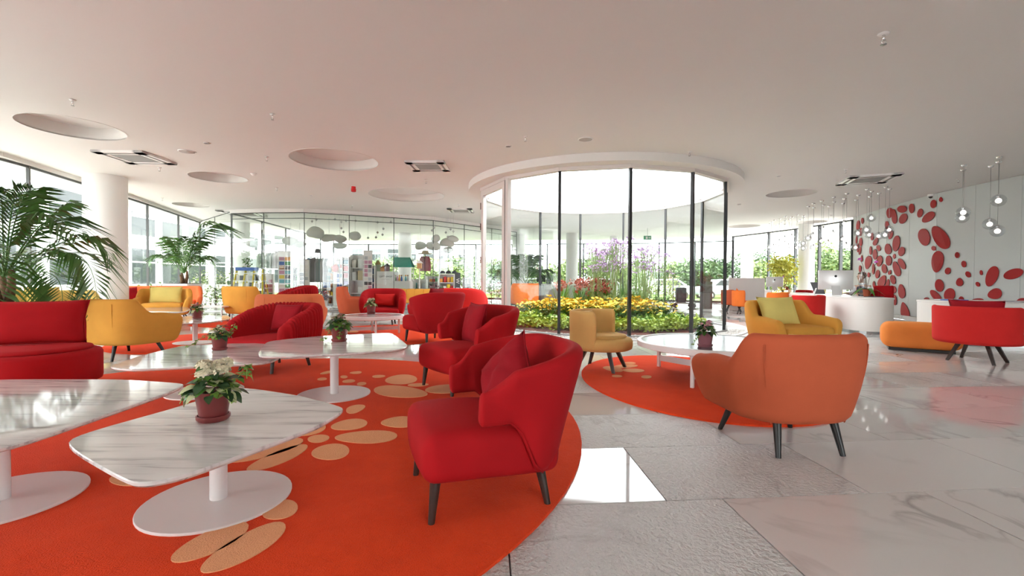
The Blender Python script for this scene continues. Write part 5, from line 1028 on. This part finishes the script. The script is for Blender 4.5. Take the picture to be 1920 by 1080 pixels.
# ================================================================== planting in the round court
gq = random.Random(9)
def fol(b, c, n, rx, rz_, ls, q_, flatk=0.5):
    for i in range(n):
        d = Vector((q_.gauss(0, 1), q_.gauss(0, 1), q_.gauss(0, 1))).normalized()*q_.random()**.4; p = Vector(c)+Vector((d.x*rx, d.y*rx, d.z*rz_)); e = Vector((q_.gauss(0, 1), q_.gauss(0, 1), q_.gauss(0, 1)*flatk)).normalized()*ls*q_.uniform(.6, 1.3); f = e.cross(Vector((q_.gauss(0, 1), q_.gauss(0, 1), q_.gauss(0, 1)))).normalized()*ls*.38
        b.quad(p, p+e*.5+f, p+e, p+e*.5-f)
def plant_proto(kind, seed):
    q_ = random.Random(seed); parts = []
    if kind == 'lime':
        b = MB(); fol(b, (0, 0, .15), 130, .20, .15, .075, q_); parts = [('foliage', b.mesh('foliage', LEAFL, False))]
    elif kind == 'green':
        b = MB(); fol(b, (0, 0, .14), 110, .20, .13, .085, q_); parts = [('foliage', b.mesh('foliage', mat('fresh_green_leaf', (.20, .36, .05), .5, var=.4, scale=14), False))]
    elif kind == 'gold':
        b = MB(); fol(b, (0, 0, .2), 70, .17, .2, .08, q_); f = MB()
        for i in range(26):
            a = q_.uniform(0, 6.28); rr = .22*math.sqrt(q_.random()); c = Vector((rr*math.cos(a), rr*math.sin(a), .34+q_.random()*.18-rr*.3)); b.tube([(c.x*.5, c.y*.5, .1), c], .004, 4); ti = Vector((q_.gauss(0, .3), q_.gauss(0, .3), 1)).normalized(); u1 = ti.orthogonal().normalized(); u2 = ti.cross(u1); R0 = .032
            for k in range(8):
                t0 = k*pi/4; p1 = u1*math.cos(t0)+u2*math.sin(t0); s1 = u2*math.cos(t0)-u1*math.sin(t0); f.quad(c, c+p1*R0*.6+s1*R0*.3, c+p1*R0*1.25-ti*.006, c+p1*R0*.6-s1*R0*.3)
        parts = [('foliage', b.mesh('foliage', LEAFM, False)), ('flowers', f.mesh('flowers', YFL, False))]
    elif kind == 'verbena':
        b, f = MB(), MB()
        for i in range(6):
            a = q_.uniform(0, 6.28); top = Vector((.30*math.cos(a)*q_.random(), .30*math.sin(a)*q_.random(), q_.uniform(1.1, 1.75))); b.tube([(q_.uniform(-.1, .1), q_.uniform(-.1, .1), 0), top*.6, top], .007, 4)
            for k in range(4):
                e = top+Vector((q_.uniform(-.14, .14), q_.uniform(-.14, .14), q_.uniform(-.12, .06))); b.tube([top*.88, e], .003, 4); fol(f, e, 15, .055, .02, .033, q_)
        fol(b, (0, 0, .3), 40, .2, .3, .10, q_); parts = [('stems', b.mesh('stems', mat('sage_stem', (.20, .30, .10), .6), False)), ('flowers', f.mesh('flowers', LILAC, False))]
    elif kind == 'russet':
        b, f = MB(), MB()
        for i in range(16): a = q_.uniform(0, 6.28); h = q_.uniform(.5, .85); e = Vector((.25*math.cos(a), .25*math.sin(a), h)); sd = Vector((-math.sin(a), math.cos(a), 0))*.014; b.add([sd, -sd, e*.6+Vector((0, 0, .1))-sd, e*.6+Vector((0, 0, .1))+sd, e], [(0, 1, 2, 3), (3, 2, 4)])
        for i in range(7): a = q_.uniform(0, 6.28); c = Vector((.22*math.cos(a)*q_.random(), .22*math.sin(a)*q_.random(), q_.uniform(.55, .88))); fol(f, c, 22, .06, .08, .05, q_)
        parts = [('foliage', b.mesh('foliage', LEAFM, False)), ('flowers', f.mesh('flowers', REDFL, False))]
    elif kind == 'grass':
        b = MB()
        for i in range(60): a = q_.uniform(0, 6.28); h = q_.uniform(.6, 1.1); e = Vector((.4*math.cos(a)*q_.random(), .4*math.sin(a)*q_.random(), h)); sd = Vector((-math.sin(a), math.cos(a), 0))*.007; b.add([sd, -sd, e*.55+Vector((0, 0, .1))-sd, e*.55+Vector((0, 0, .1))+sd, e], [(0, 1, 2, 3), (3, 2, 4)])
        parts = [('foliage', b.mesh('foliage', LEAFM, False))]
    return parts
INFO = {'lime': ('hosta_clump', 'lime green leafy clump in the glass court', 'lime clumps at the edge of the court'), 'green': ('ground_cover', 'fresh green leafy clump in the glass court', 'green clumps in the court'), 'gold': ('coneflower_clump', 'clump of golden yellow flowers in the glass court', 'golden flower clumps in the court'), 'verbena': ('verbena_clump', 'tall lilac flower clump in the glass court', 'tall lilac flowers in the court'), 'russet': ('crocosmia_clump', 'russet red flower clump in the court', 'russet flower clumps in the court'), 'grass': ('grass_clump', 'arching green grass clump in the middle of the court', 'grass clumps in the court')}
PR_ = {k: [plant_proto(k, 10*i+j) for j in range(2)] for i, k in enumerate(INFO)}
QUEUE = []
def put(kind, x, y, s, z=.08, row='inner'): QUEUE.append((kind, row, x, y, s, z))
def polar(a, r_): return DC.x+r_*math.sin(math.radians(a)), DC.y-r_*math.cos(math.radians(a))
for i in range(34): a = -76+i*126/33; put('lime', *polar(a+gq.uniform(-2, 2), gq.uniform(2.45, 2.6)), gq.uniform(.9, 1.15), .03, 'outermost')
for i in range(28): a = -74+i*122/27; put('green' if i % 3 else 'lime', *polar(a+gq.uniform(-2, 2), gq.uniform(2.15, 2.3)), gq.uniform(.95, 1.2), .08, 'second')
for i in range(34): a = -72+i*112/33; put('gold', *polar(a+gq.uniform(-2, 2), gq.uniform(1.75, 2.05)), gq.uniform(.95, 1.2), .12, 'front')
for i in range(30): a = -70+i*104/29; put('gold', *polar(a+gq.uniform(-2, 2), gq.uniform(1.2, 1.6)), gq.uniform(1.0, 1.25), .14, 'middle')
for i in range(20): put('gold', *polar(-90+i*9, gq.uniform(.4, 1.1)), 1.1, .15, 'innermost')
for a, r_ in ((-40, 1.0), (-30, .9), (-48, .7), (4, .8), (10, .55), (-8, .5), (-20, .6), (-60, 1.2)): put('russet', *polar(a, r_), gq.uniform(.95, 1.15), .15)
for a, r_ in ((-10, .3), (5, .5), (20, .4), (30, .7), (-30, .3), (60, .3), (120, .4), (-150, .3), (12, .9), (-4, .8), (45, .8), (-18, .9), (150, .6), (100, .8), (8, 1.1), (52, 1.2), (75, 1.0), (85, 1.5), (62, 1.6), (100, 1.3), (40, 1.3), (120, 1.5)): put('verbena', *polar(a, r_), gq.uniform(1.02, 1.22), .15)
for a, r_ in ((0, .2), (25, .5), (70, .6), (-50, .4), (160, .8), (200, .9), (110, 1.1), (-100, .9)): put('grass', *polar(a, r_), gq.uniform(.85, 1.1), .15)
rank = {}
for kind, row, x, y, s, z in sorted(QUEUE, key=lambda k: k[2]/k[3]):
    n_, l_, g_ = INFO[kind]; rank[kind, row] = rank.get((kind, row), 0)+1
    t = thing(n_, '%s, %s%s from left' % (l_, '' if row == 'inner' else row+' row, ', ordn(rank[kind, row])), 'plant', (x, y, z), gq.uniform(0, 6.28), g_); t.scale = (s,)*3
    for nm, me in PR_[kind][gq.randrange(2)]: link(nm, me, t)
# ================================================================== outdoors
def ground(name, pts, z0, z1, m, label, cat): return tag(obj(name, MB().prism(pts, z0, z1), m, smooth=False), kind='structure')
ground('ground_paving', [(-70, -40), (70, -40), (70, 120), (-70, 120)], -.4, -.21, mat('pale_paving', (.52, .50, .47), .9, var=.15, scale=1.5), '', '')
ground('ground_lawn', [(-12, 29.5), (30, 28), (45, 34), (45, 60), (-30, 60), (-30, 33)], -.21, -.10, mat('lawn', (.14, .24, .04), .95, var=.4, scale=3, bump=.6, bscale=60), '', '')
ground('ground_terrace', [(-16, -10), (17, -10), (17, 29), (-16, 30)], -.21, -.201, mat('terrace_stone', (.50, .48, .45), .9, var=.1), '', '')
b = MB(); fq = random.Random(4)
ground('road', [(-60, 44), (60, 40), (60, 47), (-60, 51)], -.2, -.085, mat('asphalt', (.20, .20, .21), .9), '', '')
# shrubs and flower clumps
def shrub(x, y, r_, h_, m, label, seed, n=420, ls=.11, name='shrub', grp='shrubs outside', z=-.2, fm=None):
    q_ = random.Random(seed); t = thing(name, label, 'shrub', (x, y, z), 0, grp); b = MB()
    for k in range(5): fol(b, (q_.uniform(-.45, .45)*r_, q_.uniform(-.45, .45)*r_, h_*q_.uniform(.4, .65)), n//5, r_*.68, h_*.42, ls, q_)
    obj('foliage', b, m, t, smooth=False); bb = MB()
    for k in range(4): bb.tube([(0, 0, 0), (q_.uniform(-.3, .3)*r_, q_.uniform(-.3, .3)*r_, h_*.6)], .018, 5)
    obj('stems', bb, BARK, t)
    if fm: 
        f = MB(); fol(f, (0, 0, h_*.62), n//3, r_*.95, h_*.45, ls*.7, q_); obj('flowers', f, fm, t, smooth=False)
    return t
OL = mat('bright_shrub_leaf', (.17, .23, .05), .6, var=.4, scale=6); OG = mat('shrub_leaf', (.08, .14, .035), .6, var=.4, scale=6)
i = 0
for px, Y, lab in ((70, 9.7, 'first'), (95, 10.3, 'second'), (118, 10.9, 'third'), (140, 11.6, 'fourth'), (25, 9.3, 'nearest')):
    shrub(XY(px, Y)-1.1, Y, .6, 1.0, LEAFL, 'yellow-green shrub outside the left windows, %s along the glass' % lab, 40+i, 420, .10, fm=PINKFL if px == 95 else None); i += 1
for px, Y, h_ in ((250, 16, 1.1), (285, 17.5, 1.2), (315, 18.5, 1.1), (385, 20.5, 1.5), (405, 20, 1.7), (420, 19.5, 1.4), (428, 20.8, 1.6), (395, 22, 1.6)):
    shrub(XY(px, Y), Y, .75, h_, OL if i % 2 else OG, 'shrub outside near the shop corner, %s from the left' % ordn(i-4), 40+i, 420, .11, fm=CREAMFL if px > 380 else None); i += 1
for k in range(15):
    Xs = -9+k*1.35; shrub(Xs, 28.9+.3*math.sin(k*2), .9, 1.5+.25*math.sin(k), OL if k % 3 else OG, 'garden shrub behind the rear windows, %s from the left' % ordn(k+1), 90+k, 460, .13, grp='shrubs behind the rear windows', fm=LILAC if k < 8 and k % 2 == 0 else (BROWNFL if k > 10 else None))
# trees
def tree(x, y, h_, r_, m, label, seed, trunk=.35, n=2600, ls=.34, grp='trees outside', name='tree', rv=.8):
    q_ = random.Random(seed); t = thing(name, label, 'tree', (x, y, -.2), 0, grp); b = MB(); cr = h_*(1-trunk)
    for k in range(11):
        a = q_.uniform(0, 6.28); rr = r_*.62*math.sqrt(q_.random()); fol(b, (rr*math.cos(a), rr*math.sin(a), h_*trunk+cr*q_.uniform(.18, .78)), n//11, r_*.48, cr*.26, ls, q_)
    obj('crown', b, m, t, smooth=False); bb = MB(); bb.tube([(0, 0, 0), (.1, 0, h_*trunk*.6), (0, .1, h_*trunk*1.2), (.1, 0, h_*.7)], [r_*.07, r_*.06, r_*.05, r_*.02], 8)
    for k in range(4): a = k*1.6; bb.tube([(0, 0, h_*trunk*.9), (r_*.4*math.cos(a), r_*.4*math.sin(a), h_*.6)], [r_*.04, r_*.015], 6)
    obj('trunk', bb, BARK, t); return t
TG = [mat('tree_leaf_mid', (.075, .12, .035), .6, var=.4, scale=2), mat('tree_leaf_bright', (.14, .19, .045), .6, var=.4, scale=2), mat('tree_leaf_dark', (.045, .085, .03), .6, var=.4, scale=2)]
TR = [(700,40,6.0,3.2,1),(728,46,6.4,2.8,0),(780,44,6.5,3.4,1),(825,36,5.2,3.0,1),(870,40,6.0,3.2,0),(915,47,6.6,3.2,1),(960,38,5.6,3.0,0),(1005,44,7.2,4.0,0),(1060,40,6.0,3.2,1),(1115,47,6.8,3.4,0),(1165,36,5.2,2.6,1),(1215,40,5.8,3.0,0),(1262,48,6.6,3.2,1),(1310,38,5.8,3.0,0),(1352,46,6.6,3.2,2),(1412,46,7.0,3.4,2),(1445,34,4.6,2.4,1),(1480,48,7.2,3.8,2),(1520,36,5.6,2.8,0),(1545,53,9.0,3.8,1),(1575,38,7.2,3.4,1),(1606,34,6.0,2.6,0),(650,46,6.4,3.0,1)]
for i, (px, Y, h_, r_, k) in enumerate(TR): tree(XY(px, Y), Y, h_*(.56 if px < 1400 else .66), r_*.72, TG[k], ('dark green', 'mid green', 'bright green')[(1, 2, 0)[k]]+' tree beyond the rear windows, %s from the left' % ordn(i+1 if px != 650 else 0) if px != 650 else 'bright green tree seen above the shop rainbow towels', 200+i, .2, 2400, .26)
tree(XY(1468, 19.2), 19.2, 2.3, .62, mat('croton_leaf', (.50, .48, .06), .5, var=.5, scale=8), 'yellow-green indoor shrub behind the far counter', 300, .3, 900, .13, grp=None, name='indoor_shrub').location.z = 0
# neighbouring white building on the left
BW = mat('facade_white', (.80, .80, .79), .8); BGL = mat('facade_window', (.035, .042, .042), .12, spec=.3); BSH = mat('roller_blind', (.13, .135, .135), .8)
def building(label, origin, dirv, length, height, rows, wgap, wwid, depth=6, name='white_building'):
    d = Vector(dirv).normalized(); rz = math.atan2(d.y, d.x); t = thing(name, label, 'building', (*origin, -.2), rz, 'neighbouring buildings')
    obj('wall', MB().box((length/2, depth/2, height/2), (length, depth, height)), BW, t, smooth=False); obj('roof', MB().box((length/2, depth/2, height+.12), (length+.4, depth+.4, .24)), BW, t, smooth=False)
    n = int(length/wgap)
    for (z0, z1) in rows:
        for i in range(n):
            x = wgap*(i+.5); f = obj('window_frame', MB().box((x, -.03, (z0+z1)/2), (wwid+.16, .1, z1-z0+.16)), BW, t, smooth=False); obj('pane', MB().box((x, -.085, (z0+z1)/2), (wwid, .02, z1-z0)), BGL, f, smooth=False); obj('glazing_bar', MB().box((x, -.10, z0+(z1-z0)*.62), (wwid, .02, .07)), BW, f, smooth=False)
            if (i*7+int(z0*3)) % 3: obj('blind', MB().box((x, -.095, z1-(z1-z0)*.2), (wwid*.98, .012, (z1-z0)*.38)), BSH, f, smooth=False)
        obj('string_course', MB().box((length/2, -.06, z0-.22), (length, .14, .16)), BW, t, smooth=False)
    return t
building('white building with two rows of windows outside the left glass wall', (-20.2, -3), (-.035, 1), 60, 8.0, [(1.0, 3.0), (3.75, 5.45)], 2.35, 1.75, name='white_building')
building('white building with stair behind the shop', (-18.5, 52), (1, .02), 14, 6.0, [(1.0, 2.6), (3.4, 4.8)], 2.0, 1.2)
building('long low white building among the trees on the right', (24, 58), (1, -.1), 26, 3.4, [(1.2, 2.4)], 3.2, 1.2)
# parked cars beyond the lawn
def car(px, Y, m, label):
    t = thing('parked_car', label, 'car', (XY(px, Y), Y, -.2), 0, 'parked cars'); b = MB()
    prof = [(-2.1, .35), (-2.1, .75), (-1.9, .9), (-1.1, 1.0), (-.6, 1.45), (.9, 1.48), (1.6, 1.0), (2.1, .9), (2.15, .4)]; n = len(prof)
    b.add([(x, -.85, z) for x, z in prof]+[(x, .85, z) for x, z in prof], [tuple(range(n)), tuple(range(2*n-1, n-1, -1))]+[(i, n+i, n+(i+1) % n, (i+1) % n) for i in range(n)]); bd = obj('body', b, m, t, smooth=False, bevel=.06)
    obj('side_window', MB().add([(-.95, -.87, 1.02), (-.55, -.87, 1.38), (.85, -.87, 1.4), (1.35, -.87, 1.02)], [(0, 1, 2, 3)]), BLACK, bd, smooth=False)
    for x in (-1.3, 1.3):
        for y in (-.8, .8): w2 = obj('wheel', MB().cyl((x, y-.1, .33), (x, y+.1, .33), .33, n=20), BLACK, t, auto=40); obj('hub', MB().cyl((x, y-.115, .33), (x, y+.115, .33), .19, n=14), CHROME, w2, auto=40)
CW = mat('car_white', (.75, .76, .78), .3, coat=.5); CS = mat('car_silver', (.45, .47, .5), .3, .4)
for i, (px, m, cn) in enumerate(((1000, CW, 'white'), (1122, CS, 'silver'), (1240, CW, 'white'), (1356, CS, 'silver'))): car(px, 33.2, m, '%s parked car beyond the lawn, %s from the left' % (cn, ordn(i+1)))
# things behind the court: grey counter, monitors, trolley, exit sign
t = thing('grey_counter', 'grey counter seen through the glass court', 'counter', (XY(1075, 20.6), 20.6, 0)); obj('body', MB().box((0, 0, .45), (2.6, .6, .9)), flat('grey_laminate', (.42, .43, .43), .5), t, smooth=False, bevel=.01); obj('worktop', MB().box((0, 0, .92), (2.7, .66, .04)), WHITE, t, smooth=False)
t = thing('grey_counter', 'long grey counter behind the orange armchair in the court view', 'counter', (XY(1010, 22.6), 22.6, 0)); obj('body', MB().box((0, 0, .45), (2.2, .6, .9)), flat('grey_laminate', (.42, .43, .43), .5), t, smooth=False, bevel=.01); obj('worktop', MB().box((0, 0, .92), (2.3, .66, .04)), WHITE, t, smooth=False)
for i, px in enumerate((1015, 1031)):
    t = thing('monitor', ('left', 'right')[i]+' dark monitor on the long grey counter', 'monitor', (XY(px, 22.6), 22.6, .94), D2(-20+60*i), 'monitors on the grey counter'); obj('screen', MB().box((0, 0, .27), (.46, .04, .34)), BLACK, t, smooth=False); obj('stand', MB().box((0, 0, .06), (.08, .06, .12)), BLACK, t, smooth=False); obj('foot', MB().box((0, 0, .006), (.22, .16, .012)), BLACK, t, smooth=False)
t = thing('luggage_trolley', 'dark metal luggage trolley seen through the court right panes', 'trolley', (XY(1281, 19.2), 19.2, 0)); obj('deck', MB().box((0, 0, .2), (.9, .5, .05)), GREYMET, t, smooth=False)
for s in (-1, 1): obj('frame_tube', MB().tube([(s*.42, 0, .2), (s*.42, 0, 1.2), (s*.25, 0, 1.45), (0, 0, 1.5)], .02, 6), GREYMET, t)
for s in (-1, 1):
    for q_ in (-1, 1): obj('wheel', MB().cyl((s*.38, q_*.2-.02, .09), (s*.38, q_*.2+.02, .09), .09, n=14), BLACK, t)
t = thing('suitcase', 'dark suitcase on the luggage trolley', 'suitcase', (XY(1277, 19.2), 19.2, .226)); obj('shell', rbox((.42, .24, .62), .05, 3, 0, (0, 0, .31)), flat('suitcase_grey', (.06, .06, .07), .5), t); obj('handle', MB().tube([(-.1, 0, .62), (-.1, 0, .67), (.1, 0, .67), (.1, 0, .62)], .012, 6), BLACK, t)
c = S(1214, 446, 20.8); t = thing('exit_sign', 'green emergency exit sign hanging behind the court', 'sign', (c.x, c.y, c.z)); obj('panel', MB().box((0, 0, 0), (.34, .04, .18)), flat('exit_green', (.02, .28, .13), .4), t, smooth=False); obj('bracket', MB().cyl((0, 0, .09), (0, 0, CZ-c.z), .008), GREYMET, t); obj('pictogram', MB().box((-.04, -.024, 0), (.09, .006, .11)), WHITE, t, smooth=False); obj('arrow', MB().add([(.04, -.024, -.02), (.10, -.024, -.02), (.10, -.024, -.04), (.14, -.024, 0), (.10, -.024, .04), (.10, -.024, .02), (.04, -.024, .02)], [(0, 1, 2, 3, 4, 5, 6)]), WHITE, t, smooth=False)
t = thing('planter_stand', 'tall dark pedestal with dried flowers right of the trolley', 'planter', (XY(1325, 18.6), 18.6, 0)); obj('pedestal', MB().box((0, 0, .55), (.34, .34, 1.1)), flat('pedestal_brown', (.12, .09, .08), .6), t, smooth=False, bevel=.01); b = MB(); fol(b, (0, 0, 1.2), 120, .22, .14, .09, random.Random(3)); obj('foliage', b, BROWNFL, t, smooth=False)
